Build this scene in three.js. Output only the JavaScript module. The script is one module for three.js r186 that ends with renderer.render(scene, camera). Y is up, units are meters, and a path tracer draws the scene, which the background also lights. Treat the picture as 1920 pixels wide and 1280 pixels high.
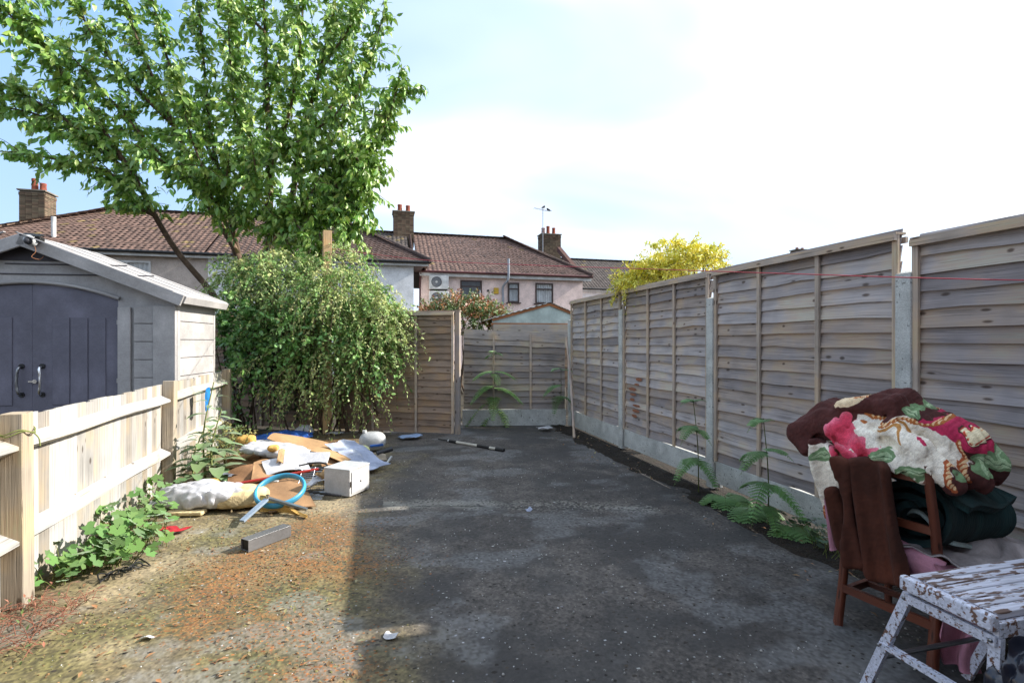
import * as THREE from 'three';
import { mergeGeometries } from 'three/addons/utils/BufferGeometryUtils.js';
import { RoundedBoxGeometry } from 'three/addons/geometries/RoundedBoxGeometry.js';

// ---------------------------------------------------------------- camera, sky, sun, exposure
const TH = 14.65 * Math.PI / 180, CT = Math.cos(TH), ST = Math.sin(TH), EYE = 1.436, F = 960;
const scene = new THREE.Scene();
const camera = new THREE.PerspectiveCamera(67.4, 1024 / 682, 0.05, 900);
camera.position.set(0, EYE, 0);
camera.rotation.y = -TH;

const renderer = new THREE.WebGLRenderer({ antialias: true });
renderer.toneMapping = THREE.LinearToneMapping;
renderer.toneMappingExposure = 4.2;
renderer.shadowMap.enabled = true;

// sun: low over the right hand fence, almost square to the yard
const SUN_EL = 32.5 * Math.PI / 180, SUN_AZ = 2.5 * Math.PI / 180;
const sunDir = new THREE.Vector3(Math.cos(SUN_EL) * Math.cos(SUN_AZ), Math.sin(SUN_EL), Math.cos(SUN_EL) * Math.sin(SUN_AZ));
const sun = new THREE.DirectionalLight(new THREE.Color(1, 0.94, 0.85), 2.4);
sun.position.copy(sunDir).multiplyScalar(40);
sun.castShadow = true;
Object.assign(sun.shadow.camera, { left: -30, right: 30, top: 30, bottom: -30, near: 1, far: 120 });
sun.shadow.mapSize.set(4096, 4096);
scene.add(sun, sun.target);

// ---------------------------------------------------------------- noise
function rng(seed) { let a = seed >>> 0; return () => { a = (a + 0x6D2B79F5) | 0; let t = Math.imul(a ^ (a >>> 15), 1 | a); t = (t + Math.imul(t ^ (t >>> 7), 61 | t)) ^ t; return ((t ^ (t >>> 14)) >>> 0) / 4294967296; }; }
function hash(x, y, s) { let h = Math.imul(x, 374761393) + Math.imul(y, 668265263) + Math.imul(s, 974634777) | 0; h = Math.imul(h ^ (h >>> 13), 1274126177); return ((h ^ (h >>> 16)) >>> 0) / 4294967296; }
function vn(x, y, s = 0, px = 0, py = 0) {
  const xi = Math.floor(x), yi = Math.floor(y); let fx = x - xi, fy = y - yi;
  fx = fx * fx * (3 - 2 * fx); fy = fy * fy * (3 - 2 * fy);
  const m = (v, p) => p ? ((v % p) + p) % p : v;
  const x0 = m(xi, px), x1 = m(xi + 1, px), y0 = m(yi, py), y1 = m(yi + 1, py);
  const a = hash(x0, y0, s), b = hash(x1, y0, s), c = hash(x0, y1, s), d = hash(x1, y1, s);
  return a + (b - a) * fx + (c - a) * fy + (a - b - c + d) * fx * fy;
}
function fbm(x, y, o = 4, s = 0, px = 0, py = 0) { let a = 0, w = 0.5, t = 0; for (let i = 0; i < o; i++) { a += w * vn(x, y, s + i * 17, px, py); t += w; w *= 0.5; x *= 2; y *= 2; px *= 2; py *= 2; } return a / t; }
function n3(x, y, z, s = 0) { return (vn(x + 7.3 * z, y - 3.1 * z, s) + vn(y + 5.7 * z, z * 1.7 - x, s + 5) + vn(z + 2.1 * x, x * .6 + y * .8, s + 9)) / 3; }
const clamp = (v, a = 0, b = 1) => v < a ? a : v > b ? b : v;
const sst = (a, b, v) => { v = clamp((v - a) / (b - a)); return v * v * (3 - 2 * v); };
const mix = (a, b, t) => a + (b - a) * t;
const mix3 = (a, b, t) => [mix(a[0], b[0], t), mix(a[1], b[1], t), mix(a[2], b[2], t)];

// ---------------------------------------------------------------- the sky: clear blue with a thin bright veil of cloud towards the sun
{
  const W = 1024, Hh = 512, d = new Float32Array(W * Hh * 4);
  for (let j = 0; j < Hh; j++) for (let i = 0; i < W; i++) {
    const el = ((j + .5) / Hh - .5) * Math.PI, az = ((i + .5) / W - .5) * 2 * Math.PI;
    const y = Math.sin(el), x = Math.cos(el) * Math.cos(az), z = Math.cos(el) * Math.sin(az);
    const up = Math.max(y, 0);
    let c = mix3([.20, .26, .32], [.045, .115, .26], Math.pow(up, .55));
    const k = 1 / (up + .25), cx = x * k, cz = z * k;
    const wx = fbm(cx * .9 + 9, cz * .9, 3, 71) * 1.4;
    const veil = fbm(cx * .7 + wx, cz * 1.2 + wx * .6, 6, 31), fineV = fbm(cx * 2.1 + wx * 1.5, cz * 3.4, 5, 37);
    const toSun = x * sunDir.x + y * sunDir.y + z * sunDir.z;
    // clear window of blue in the upper left of the view, thin veil everywhere else
    const win = Math.exp(-(Math.pow(x + .60, 2) + Math.pow(y - .34, 2) * .8 + Math.pow(z + .72, 2)) / .20);
    const cover = clamp(.58 + 1.25 * (veil - .42) + .25 * (fineV - .5) + .16 * sst(-.2, .6, toSun) + .22 * sst(.22, .0, up) - 1.2 * win);
    const w0 = .31 + .05 * (fineV - .4) + .12 * sst(.45, 1, toSun);
    const thin = sst(.40, .66, fbm(cx * 1.0 + wx * 1.2 + 4, cz * 1.7, 5, 53) + .12 * sst(.2, .9, toSun)); c = mix3(c, mix3([w0 * .68, w0 * .83, w0 * 1.04], [w0 * .97, w0 * 1.01, w0 * 1.06], thin), cover);
    if (y < 0) c = mix3(c, [.2, .19, .17], sst(0, -.08, y));
    const o = (j * W + i) * 4; d[o] = c[0]; d[o + 1] = c[1]; d[o + 2] = c[2]; d[o + 3] = 1;
  }
  const t = new THREE.DataTexture(d, W, Hh, THREE.RGBAFormat, THREE.FloatType);
  t.mapping = THREE.EquirectangularReflectionMapping; t.magFilter = t.minFilter = THREE.LinearFilter; t.needsUpdate = true;
  scene.background = t; scene.environment = t;
}

// ---------------------------------------------------------------- places: photograph measurements turned into metres
const V = (x, y, z) => new THREE.Vector3(x, y, z);
function at(px, py, D) { const x = (px - 960) / F * D; return V(x * CT + D * ST, EYE - (py - 640) / F * D, -(D * CT - x * ST)); }
function G(px, py, y = 0) { const D = (EYE - y) * F / (py - 640); return at(px, py, D); }

// ---------------------------------------------------------------- scene helpers
const used = {};
function numbered(n) { const k = used[n] = (used[n] ?? -1) + 1; return k ? n + '_' + String(k).padStart(3, '0') : n; }
function meta(o, label, category, group) { o.userData.label = label; o.userData.category = category; if (group) o.userData.group = group; return o; }
function thing(name, label, category, pos = [0, 0, 0], turn = 0, group) {
  const o = new THREE.Group(); o.name = numbered(name); o.position.set(...(pos.isVector3 ? [pos.x, pos.y, pos.z] : pos)); o.rotation.y = turn; scene.add(o);
  return meta(o, label, category, group);
}
function part(name, geo, mat, parent, kind) {
  const m = new THREE.Mesh(geo, mat); m.name = name; m.castShadow = m.receiveShadow = true; if (kind) m.userData.kind = kind; parent.add(m); return m;
}
function solo(name, geo, mat, label, category, pos, turn = 0, group) {
  const m = part(numbered(name), geo, mat, scene); if (pos) m.position.copy(pos); m.rotation.y = turn; return meta(m, label, category, group);
}
function struct(name, geo, mat) { const m = part(name, geo, mat, scene, 'structure'); return m; }

// box with uv in metres, u along the longest side; origin at (cx,cy,cz)
function box(w, h, d, cx = 0, cy = 0, cz = 0, ou = 0, ov = 0, bev = 0) {
  const g = bev ? new RoundedBoxGeometry(w, h, d, 1, bev) : new THREE.BoxGeometry(w, h, d); const gg = g.index ? g.toNonIndexed() : g;
  boxUV(gg, ou, ov); gg.translate(cx, cy, cz); return gg;
}
function boxUV(g, ou = 0, ov = 0) {
  g.computeBoundingBox(); const s = new THREE.Vector3(); g.boundingBox.getSize(s);
  const p = g.attributes.position, n = g.attributes.normal, uv = new Float32Array(p.count * 2);
  const dims = [s.x, s.y, s.z], long = dims.indexOf(Math.max(...dims));
  for (let i = 0; i < p.count; i++) {
    const P = [p.getX(i), p.getY(i), p.getZ(i)], N = [Math.abs(n.getX(i)), Math.abs(n.getY(i)), Math.abs(n.getZ(i))];
    const f = N.indexOf(Math.max(...N)); let ax = [0, 1, 2].filter(k => k !== f);
    if (ax[1] === long) ax = [ax[1], ax[0]];
    uv[2 * i] = P[ax[0]] + ou; uv[2 * i + 1] = P[ax[1]] + ov;
  }
  g.setAttribute('uv', new THREE.BufferAttribute(uv, 2)); return g;
}
function merge(list) {
  const norm = list.map(g => { g = g.index ? g.toNonIndexed() : g; for (const k of Object.keys(g.attributes)) if (!['position', 'normal', 'uv', 'color'].includes(k)) g.deleteAttribute(k); if (!g.attributes.uv) g.setAttribute('uv', new THREE.BufferAttribute(new Float32Array(g.attributes.position.count * 2), 2)); return g; });
  const anyC = norm.some(g => g.attributes.color);
  if (anyC) norm.forEach(g => { if (!g.attributes.color) paint(g, [1, 1, 1]); });
  return mergeGeometries(norm);
}
function paint(g, c) { const n = g.attributes.position.count, a = new Float32Array(n * 3); for (let i = 0; i < n; i++) { a[3 * i] = c[0]; a[3 * i + 1] = c[1]; a[3 * i + 2] = c[2]; } g.setAttribute('color', new THREE.BufferAttribute(a, 3)); return g; }
function tube(pts, r, seg = 24, rad = 6) { return new THREE.TubeGeometry(new THREE.CatmullRomCurve3(pts), seg, r, rad, false); }
// tapered tube along points, radius function
function limb(pts, r0, r1, seg = 14, rad = 7, wob = 0, seed = 1) {
  const c = new THREE.CatmullRomCurve3(pts), fr = c.computeFrenetFrames(seg), pos = [], uv = [], idx = [], R = rng(seed); const L = c.getLength();
  for (let i = 0; i <= seg; i++) {
    const t = i / seg, p = c.getPointAt(t), r = mix(r0, r1, Math.pow(t, .8)) * (1 + (R() - .5) * wob);
    for (let k = 0; k <= rad; k++) { const a = k / rad * Math.PI * 2, q = p.clone().addScaledVector(fr.normals[i], Math.cos(a) * r).addScaledVector(fr.binormals[i], Math.sin(a) * r); pos.push(q.x, q.y, q.z); uv.push(t * L, k / rad * .3); }
  }
  for (let i = 0; i < seg; i++) for (let k = 0; k < rad; k++) { const a = i * (rad + 1) + k, b = a + rad + 1; idx.push(a, a + 1, b, b, a + 1, b + 1); }
  const g = new THREE.BufferGeometry(); g.setAttribute('position', new THREE.Float32BufferAttribute(pos, 3)); g.setAttribute('uv', new THREE.Float32BufferAttribute(uv, 2)); g.setIndex(idx); g.computeVertexNormals(); return g;
}
// closed surface of a distance function (surface nets)
function sdfMesh(f, lo, hi, cell, uvf) {
  const nx = Math.ceil((hi[0] - lo[0]) / cell) + 1, ny = Math.ceil((hi[1] - lo[1]) / cell) + 1, nz = Math.ceil((hi[2] - lo[2]) / cell) + 1;
  const v = new Float32Array(nx * ny * nz), id = (i, j, k) => (k * ny + j) * nx + i;
  for (let k = 0; k < nz; k++) for (let j = 0; j < ny; j++) for (let i = 0; i < nx; i++) v[id(i, j, k)] = f(lo[0] + i * cell, lo[1] + j * cell, lo[2] + k * cell);
  const vi = new Int32Array(nx * ny * nz).fill(-1), pos = [], idx = [];
  for (let k = 0; k < nz - 1; k++) for (let j = 0; j < ny - 1; j++) for (let i = 0; i < nx - 1; i++) {
    let n = 0, sx = 0, sy = 0, sz = 0, m = 0;
    for (let c = 0; c < 8; c++) if (v[id(i + (c & 1), j + (c >> 1 & 1), k + (c >> 2))] < 0) m |= 1 << c;
    if (m === 0 || m === 255) continue;
    for (let c = 0; c < 8; c++) for (let a = 0; a < 3; a++) { const b = c | (1 << a); if (b === c) continue; if (((m >> c) & 1) === ((m >> b) & 1)) continue;
      const v0 = v[id(i + (c & 1), j + (c >> 1 & 1), k + (c >> 2))], v1 = v[id(i + (b & 1), j + (b >> 1 & 1), k + (b >> 2))], t = v0 / (v0 - v1);
      sx += (c & 1) + (a === 0 ? t : 0); sy += (c >> 1 & 1) + (a === 1 ? t : 0); sz += (c >> 2) + (a === 2 ? t : 0); n++; }
    vi[id(i, j, k)] = pos.length / 3; pos.push(lo[0] + (i + sx / n) * cell, lo[1] + (j + sy / n) * cell, lo[2] + (k + sz / n) * cell);
  }
  const q = (a, b, c, d, flip) => { if (a < 0 || b < 0 || c < 0 || d < 0) return; flip ? idx.push(a, c, b, a, d, c) : idx.push(a, b, c, a, c, d); };
  for (let k = 1; k < nz - 1; k++) for (let j = 1; j < ny - 1; j++) for (let i = 1; i < nx - 1; i++) {
    const s = v[id(i, j, k)] < 0;
    if (s !== v[id(i + 1, j, k)] < 0) q(vi[id(i, j - 1, k - 1)], vi[id(i, j, k - 1)], vi[id(i, j, k)], vi[id(i, j - 1, k)], !s);
    if (s !== v[id(i, j + 1, k)] < 0) q(vi[id(i - 1, j, k - 1)], vi[id(i - 1, j, k)], vi[id(i, j, k)], vi[id(i, j, k - 1)], !s);
    if (s !== v[id(i, j, k + 1)] < 0) q(vi[id(i - 1, j - 1, k)], vi[id(i, j - 1, k)], vi[id(i, j, k)], vi[id(i - 1, j, k)], !s);
  }
  const g = new THREE.BufferGeometry(); g.setAttribute('position', new THREE.Float32BufferAttribute(pos, 3));
  const uv = []; for (let i = 0; i < pos.length; i += 3) uv.push(...(uvf ? uvf(pos[i], pos[i + 1], pos[i + 2]) : [pos[i] + pos[i + 2] * .5, pos[i + 1] + pos[i + 2] * .5]));
  g.setAttribute('uv', new THREE.Float32BufferAttribute(uv, 2)); g.setIndex(idx); g.computeVertexNormals(); return g;
}
const smin = (a, b, k) => { const h = clamp(.5 + .5 * (b - a) / k); return mix(b, a, h) - k * h * (1 - h); };
function capD(x, y, z, a, b, ra, rb) { const bx = b[0] - a[0], by = b[1] - a[1], bz = b[2] - a[2], px = x - a[0], py = y - a[1], pz = z - a[2]; const h = clamp((px * bx + py * by + pz * bz) / (bx * bx + by * by + bz * bz + 1e-9)); return Math.hypot(px - bx * h, py - by * h, pz - bz * h) - mix(ra, rb, h); }
// cloth or sheet with thickness from a point function (s,t in 0..1)
function sheet(f, ns, nt, th, us = 1, vs = 1) {
  const P = [], N = []; const e = 1e-3;
  for (let j = 0; j <= nt; j++) for (let i = 0; i <= ns; i++) {
    const s = i / ns, t = j / nt, p = V(...f(s, t)), a = V(...f(Math.min(s + e, 1), t)).sub(V(...f(Math.max(s - e, 0), t))), b = V(...f(s, Math.min(t + e, 1))).sub(V(...f(s, Math.max(t - e, 0))));
    const n = a.cross(b).normalize(); P.push(p); N.push(n);
  }
  const pos = [], uv = [], idx = [], W = ns + 1, M = P.length;
  for (const sg of [.5, -.5]) P.forEach((p, k) => { pos.push(p.x + N[k].x * th * sg, p.y + N[k].y * th * sg, p.z + N[k].z * th * sg); uv.push((k % W) / ns * us, Math.floor(k / W) / nt * vs); });
  for (let j = 0; j < nt; j++) for (let i = 0; i < ns; i++) { const a = j * W + i; idx.push(a, a + 1, a + W, a + 1, a + W + 1, a + W, M + a, M + a + W, M + a + 1, M + a + 1, M + a + W, M + a + W + 1); }
  const rim = (a, b) => idx.push(a, M + a, b, b, M + a, M + b);
  for (let i = 0; i < ns; i++) { rim(i + 1, i); rim(nt * W + i, nt * W + i + 1); } for (let j = 0; j < nt; j++) { rim(j * W, (j + 1) * W); rim((j + 1) * W + ns, j * W + ns); }
  const g = new THREE.BufferGeometry(); g.setAttribute('position', new THREE.Float32BufferAttribute(pos, 3)); g.setAttribute('uv', new THREE.Float32BufferAttribute(uv, 2)); g.setIndex(idx); g.computeVertexNormals(); return g;
}
// a straight bar between two points
function bar(a, b, w, h = w, round = false, up = V(0, 1, 0)) {
  const L = a.distanceTo(b), g = round ? new THREE.CylinderGeometry(w / 2, w / 2, L, 10).rotateX(Math.PI / 2).toNonIndexed() : box(w, h, L);
  const z = b.clone().sub(a).normalize(); let x = up.clone().cross(z); if (x.lengthSq() < 1e-6) x = V(1, 0, 0); x.normalize(); const y = z.clone().cross(x);
  g.applyMatrix4(new THREE.Matrix4().makeBasis(x, y, z).setPosition(a.clone().add(b).multiplyScalar(.5))); return g;
}

// ---------------------------------------------------------------- leaves
const SHAPE = { oval: [[0, 0], [.45, .5], [1, 0]], long: [[0, .05], [.3, .5], [.65, .42], [1, 0]], round: [[0, .08], [.18, .42], [.5, .52], [.82, .36], [1, 0]] };
class Leaves {
  constructor() { this.p = []; this.c = []; this.i = []; }
  add(p, d, n, L, W, col, shape = SHAPE.oval, fold = .25, droop = .15) {
    const s = V(0, 0, 0).crossVectors(d, n); if (s.lengthSq() < 1e-8) return; s.normalize(); const m = V(0, 0, 0).crossVectors(s, d).normalize();
    const b = this.p.length / 3; const rows = [];
    shape.forEach(([t, w]) => { const q = p.clone().addScaledVector(d, L * t).addScaledVector(m, -droop * L * t * t); const k = [this.push(q, col)]; if (w > 0) { for (const sg of [-1, 1]) k.push(this.push(q.clone().addScaledVector(s, sg * w * W).addScaledVector(m, fold * w * W), col)); } rows.push(k); });
    for (let r = 0; r + 1 < rows.length; r++) { const A = rows[r], B = rows[r + 1];
      for (const k of [1, 2]) { const a0 = A[0], a1 = A[k], b0 = B[0], b1 = B[k]; const T = (x, y, z) => k === 1 ? this.i.push(x, y, z) : this.i.push(x, z, y);
        if (a1 !== undefined && b1 !== undefined) { T(a0, b0, a1); T(a1, b0, b1); } else if (b1 !== undefined) T(a0, b0, b1); else if (a1 !== undefined) T(a0, b0, a1); } }
  }
  push(q, c) { this.p.push(q.x, q.y, q.z); this.c.push(c[0], c[1], c[2]); return this.p.length / 3 - 1; }
  fan(p, n, d, rad, lobes, col, cup = .2) { // lobed round leaf
    const s = V(0, 0, 0).crossVectors(d, n).normalize(), c0 = this.push(p, col), N = lobes * 4, ring = [];
    for (let k = 0; k <= N; k++) { const a = (k / N - .5) * Math.PI * 1.75, r = rad * (1 - .26 * Math.pow(Math.abs(Math.sin(k / N * lobes * Math.PI + Math.PI / 2)), 1.5)) * (1 + .08 * ((k * 7) % 3 - 1)); ring.push(this.push(p.clone().addScaledVector(d, Math.cos(a) * r).addScaledVector(s, Math.sin(a) * r).addScaledVector(n, cup * r * (.5 - (k % 2) * .35)), col)); }
    for (let k = 0; k < N; k++) this.i.push(c0, ring[k + 1], ring[k]);
  }
  geo() { const g = new THREE.BufferGeometry(); g.setAttribute('position', new THREE.Float32BufferAttribute(this.p, 3)); g.setAttribute('color', new THREE.Float32BufferAttribute(this.c, 3)); g.setIndex(this.i); g.computeVertexNormals(); return g; }
}
const rdir = (R) => { const z = R() * 2 - 1, a = R() * Math.PI * 2, r = Math.sqrt(1 - z * z); return V(r * Math.cos(a), z, r * Math.sin(a)); };
const jit = (c, R, a = .25) => { const k = 1 + (R() - .5) * 2 * a; return [c[0] * k * (1 + (R() - .5) * a), c[1] * k, c[2] * k * (1 + (R() - .5) * a)]; };
// ---------------------------------------------------------------- textures
function tex(w, h, fn, srgb = true, rx = 1, ry = 1) {
  const d = new Uint8Array(w * h * 4);
  for (let j = 0; j < h; j++) for (let i = 0; i < w; i++) { const c = fn((i + .5) / w, (j + .5) / h, i, j), o = (j * w + i) * 4; if (typeof c === 'number') { d[o] = d[o + 1] = d[o + 2] = clamp(c) * 255; } else { d[o] = clamp(c[0]) * 255; d[o + 1] = clamp(c[1]) * 255; d[o + 2] = clamp(c[2]) * 255; } d[o + 3] = 255; }
  const t = new THREE.DataTexture(d, w, h); t.magFilter = THREE.LinearFilter; t.minFilter = THREE.LinearMipmapLinearFilter; t.generateMipmaps = true; t.wrapS = t.wrapT = THREE.RepeatWrapping; if (srgb) t.colorSpace = THREE.SRGBColorSpace; t.repeat.set(rx, ry); t.needsUpdate = true; return t;
}
const S = (mat) => new THREE.MeshStandardMaterial(mat);
const C = (r, g, b) => new THREE.Color().setRGB(r / 255, g / 255, b / 255, THREE.SRGBColorSpace);

// weathered softwood: u runs 2 m along the grain, v 1 m across
const WK = []; { const R = rng(5); for (let k = 0; k < 22; k++) WK.push([R() * 2, R(), .010 + R() * .016, .005 + R() * .007]); }
function woodField(u, v) {
  let X = u * 2, Y = v, knot = 0, warp = 0;
  for (const [kx, ky, ra, rb] of WK) { let dx = X - kx, dy = Y - ky; if (dx > 1) dx -= 2; if (dx < -1) dx += 2; if (dy > .5) dy -= 1; if (dy < -.5) dy += 1; if (Math.abs(dx) > .14 || Math.abs(dy) > .06) continue;
    const q = Math.hypot(dx / ra, dy / rb); knot = Math.max(knot, sst(1.5, .5, q)); warp += (dy > 0 ? 1 : -1) * .011 * Math.exp(-(dx * dx) / (ra * ra * 5)) * Math.exp(-Math.abs(dy) / .02); }
  Y -= warp;
  const yy = ((Y % 1) + 1) % 1;
  const g1 = vn(u * 8, yy * 160, 3, 8, 160), g2 = vn(u * 20, yy * 420, 8, 20, 420), g3 = fbm(u * 5, yy * 26, 3, 12, 5, 26), bl = fbm(u * 10, yy * 6, 4, 21, 10, 6);
  return { g: .5 * g1 + .25 * g2 + .25 * g3, bl, knot, crack: sst(.80, .9, vn(u * 6, yy * 230, 33, 6, 230)) };
}
const woodMap = tex(1024, 1024, (u, v) => { const w = woodField(u, v); let k = .83 + .24 * w.g + .28 * (w.bl - .5) - .16 * w.crack; const warm = sst(.4, .75, w.bl); let c = [k * mix(.985, 1.01, warm), k * mix(.975, .95, warm), k * mix(.985, .88, warm)]; return mix3(c, [.30, .24, .20], w.knot * .6); }, true, .5, 1);
const woodBump = tex(1024, 1024, (u, v) => { const w = woodField(u, v); return .5 + .5 * (w.g - .5) - .35 * w.crack - .2 * w.knot; }, false, .5, 1);
const wood = (r, g, b, rough = .88) => S({ color: C(r, g, b), map: woodMap, bumpMap: woodBump, bumpScale: .003, roughness: rough });
const MW = {
  fence: [wood(176, 169, 166), wood(162, 155, 152), wood(188, 182, 179), wood(170, 158, 148), wood(150, 143, 141)],
  rust: wood(150, 100, 74), batten: wood(190, 176, 160),
  brown: [wood(146, 126, 108), wood(134, 117, 101), wood(158, 138, 120)], greyed: [wood(158, 151, 145), wood(142, 136, 131), wood(168, 161, 153)],
  pale: [wood(172, 171, 165), wood(158, 157, 151), wood(180, 180, 176), wood(147, 142, 132)], palePost: wood(168, 158, 140), chair: wood(106, 58, 42, .45), post: wood(196, 166, 124), stick: wood(190, 176, 165),
};
// concrete
const concF = (u, v) => .62 * fbm(u * 8, v * 8, 5, 40, 8, 8) + .38 * vn(u * 220, v * 220, 47, 220, 220);
const concMap = tex(512, 512, (u, v) => { const k = .80 + .38 * (concF(u, v) - .5) + .1 * (fbm(u * 3, v * 3, 3, 51, 3, 3) - .5); const pit = sst(.86, .93, vn(u * 60, v * 60, 55, 60, 60)); return mix3([k, k * .995, k * .97], [.35, .34, .32], pit * .6); });
const concBump = tex(512, 512, (u, v) => concF(u, v) - .3 * sst(.86, .93, vn(u * 60, v * 60, 55, 60, 60)), false);
const M = {};
M.conc = S({ color: C(226, 229, 230), map: concMap, bumpMap: concBump, bumpScale: .003, roughness: .95 });
const smudge = (seed, sc = 4, a = .3) => tex(256, 256, (u, v) => 1 - a * fbm(u * sc, v * sc, 5, seed, sc, sc) - .06 * vn(u * 90, v * 90, seed + 3, 90, 90));
const smA = smudge(91, 4, .34), smB = smudge(95, 8, .5), fine = tex(256, 256, (u, v) => .6 * vn(u * 128, v * 128, 7, 128, 128) + .4 * vn(u * 40, v * 40, 9, 40, 40), false);
const plain = (r, g, b, rough = .7, metal = 0, map = smA, bump = .001) => S({ color: C(r, g, b), map, roughness: rough, metalness: metal, bumpMap: fine, bumpScale: bump });
const pebble = tex(256, 256, (u, v) => { const a = vn(u * 90, v * 90, 61, 90, 90), b = fbm(u * 6, v * 6, 4, 63, 6, 6); const k = .9 + .16 * (a - .5) + .14 * (b - .5); return [k, k, k]; });
M.pink = S({ color: C(246, 222, 214), map: pebble, bumpMap: fine, bumpScale: .01, roughness: .95 });
M.beige = S({ color: C(196, 182, 172), map: pebble, bumpMap: fine, bumpScale: .01, roughness: .95 });
M.whiteWall = S({ color: C(246, 247, 249), map: pebble, bumpMap: fine, bumpScale: .008, roughness: .95 });
M.white = plain(236, 236, 234, .5); M.whitePlastic = plain(238, 240, 240, .38); M.black = plain(28, 28, 30, .5); M.darkGrey = plain(62, 62, 68, .5);
M.dkWood = plain(74, 52, 46, .6); M.glass = new THREE.MeshPhysicalMaterial({ color: 0xffffff, roughness: .02, transmission: 1, thickness: 0, ior: 1.5 });
M.room = plain(120, 125, 130, .9); M.curtain = plain(225, 228, 230, .95); M.teal = plain(120, 190, 190, .9);
M.lead = plain(170, 178, 190, .5); M.terracotta = plain(176, 92, 66, .85, 0, smB); M.gutterRed = plain(96, 44, 44, .5);
M.tile = S({ color: 0xffffff, vertexColors: true, map: smB, roughness: .88, bumpMap: fine, bumpScale: .004 });
M.brick = S({ color: 0xffffff, vertexColors: true, map: smA, roughness: .95, bumpMap: fine, bumpScale: .004 });
M.mortar = plain(150, 142, 128, .95); M.yellow = plain(236, 190, 40, .5);
M.shed = S({ color: C(206, 202, 200), roughness: .62, map: smA, bumpMap: fine, bumpScale: .0012 });
M.shedDoor = S({ color: C(126, 124, 140), roughness: .6, map: smA, bumpMap: fine, bumpScale: .0012 });
M.shedDark = S({ color: C(84, 80, 88), roughness: .7, map: smA });
M.chrome = S({ color: C(225, 226, 228), roughness: .18, metalness: 1 }); M.steel = S({ color: C(186, 188, 192), roughness: .32, metalness: 1, map: smA });
M.bark = S({ color: C(150, 128, 112), roughness: .95, map: tex(256, 256, (u, v) => { const k = .62 + .5 * (fbm(u * 4, v * 30, 4, 77, 4, 30) - .5) + .3 * (fbm(u * 18, v * 6, 3, 79, 18, 6) - .5); return [k, k * .96, k * .9]; }), bumpMap: fine, bumpScale: .006 });
const leafMat = (rough = .55, tr = .35) => new THREE.MeshPhysicalMaterial({ color: 0xffffff, vertexColors: true, roughness: rough, transmission: tr, thickness: 0, side: THREE.DoubleSide });
M.leaf = leafMat(.45, .42); M.leafSoft = leafMat(.8, .4);

// ---------------------------------------------------------------- ground
const soilMap = tex(1024, 1024, (u, v) => { const a = fbm(u * 14, v * 14, 6, 101, 14, 14), b = vn(u * 260, v * 260, 105, 260, 260); let c = mix3([.16, .13, .10], [.36, .30, .22], a * .7 + b * .45 - .1); if (b > .93) c = mix3(c, [.7, .64, .52], .7); const lf = sst(.62, .75, fbm(u * 30, v * 30, 3, 109, 30, 30)); return mix3(c, [.22, .25, .12], lf * .5); }, true, .5, .5);
M.soil = S({ color: 0xffffff, map: soilMap, bumpMap: fine, bumpScale: .02, roughness: 1 });
{
  const g = new THREE.PlaneGeometry(700, 700, 1, 1).rotateX(-Math.PI / 2); const uv = g.attributes.uv; for (let i = 0; i < uv.count; i++) uv.setXY(i, uv.getX(i) * 350, uv.getY(i) * 350);
  const t = soilMap.clone(); t.repeat.set(1, 1); t.needsUpdate = true;
  const m = struct('ground', g, S({ color: C(190, 190, 150), map: t, roughness: 1 })); m.position.set(0, -.03, -100);
}
// the concrete yard slab: stains, moss, rusty litter and grit copied where they lie
const X0 = -2.05, X1 = 2.98, S0 = -.9, S1 = 9.0;
const spots = [[430, 1075, .30, 'o'], [410, 1110, .22, 'o'], [470, 1045, .22, 'o'], [620, 1010, .25, 'o'], [560, 1060, .22, 'o'], [640, 1060, .3, 'o'], [600, 985, .3, 'o'], [380, 1160, .16, 'o'], [520, 1180, .2, 'o'], [600, 1250, .16, 'o'], [620, 828, .42, 'o'], [560, 835, .4, 'o'], [660, 850, .2, 'o'],
  [250, 1180, .22, 'g'], [90, 1240, .3, 'g'], [400, 1005, .3, 'g'], [330, 1090, .2, 'g'], [560, 1120, .35, 'g'], [150, 1190, .2, 'g'], [480, 1230, .25, 'g'],
  [205, 1215, .13, 't'], [290, 1065, .25, 't'], [200, 1110, .22, 't'], [560, 955, .3, 't'], [350, 1000, .2, 't'], [620, 950, .25, 't'],
  [1280, 1080, .22, 'd'], [1150, 905, .5, 'd'], [1190, 1030, .35, 'd'], [800, 1120, .3, 'd'], [1060, 860, .5, 'd'], [1400, 1180, .3, 'd'], [930, 1240, .25, 'd'], [960, 1000, .3, 'd']].map(([x, y, r, k]) => { const p = G(x, y); return [p.x, -p.z, r, k]; });
const crackA = G(640, 946), crackB = G(1180, 956);
function slabField(X, Sd) {
  const n1 = fbm(X * 1.7 + 40, Sd * 1.7 + 40, 5, 201), n2 = fbm(X * 9 + 40, Sd * 9, 4, 211), n3_ = vn(X * 70 + 500, Sd * 70 + 500, 217), n4 = vn(X * 190 + 900, Sd * 190 + 900, 223);
  const w = { o: 0, g: 0, t: 0, d: 0 };
  for (const [sx, sz, r, k] of spots) { const d = Math.hypot(X - sx, Sd - sz) / r; if (d < 2) w[k] = Math.max(w[k], sst(1.5, .2, d + (n2 - .5) * 1.6 + (n1 - .5))); }
  return { n1, n2, n3: n3_, n4, w };
}
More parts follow.
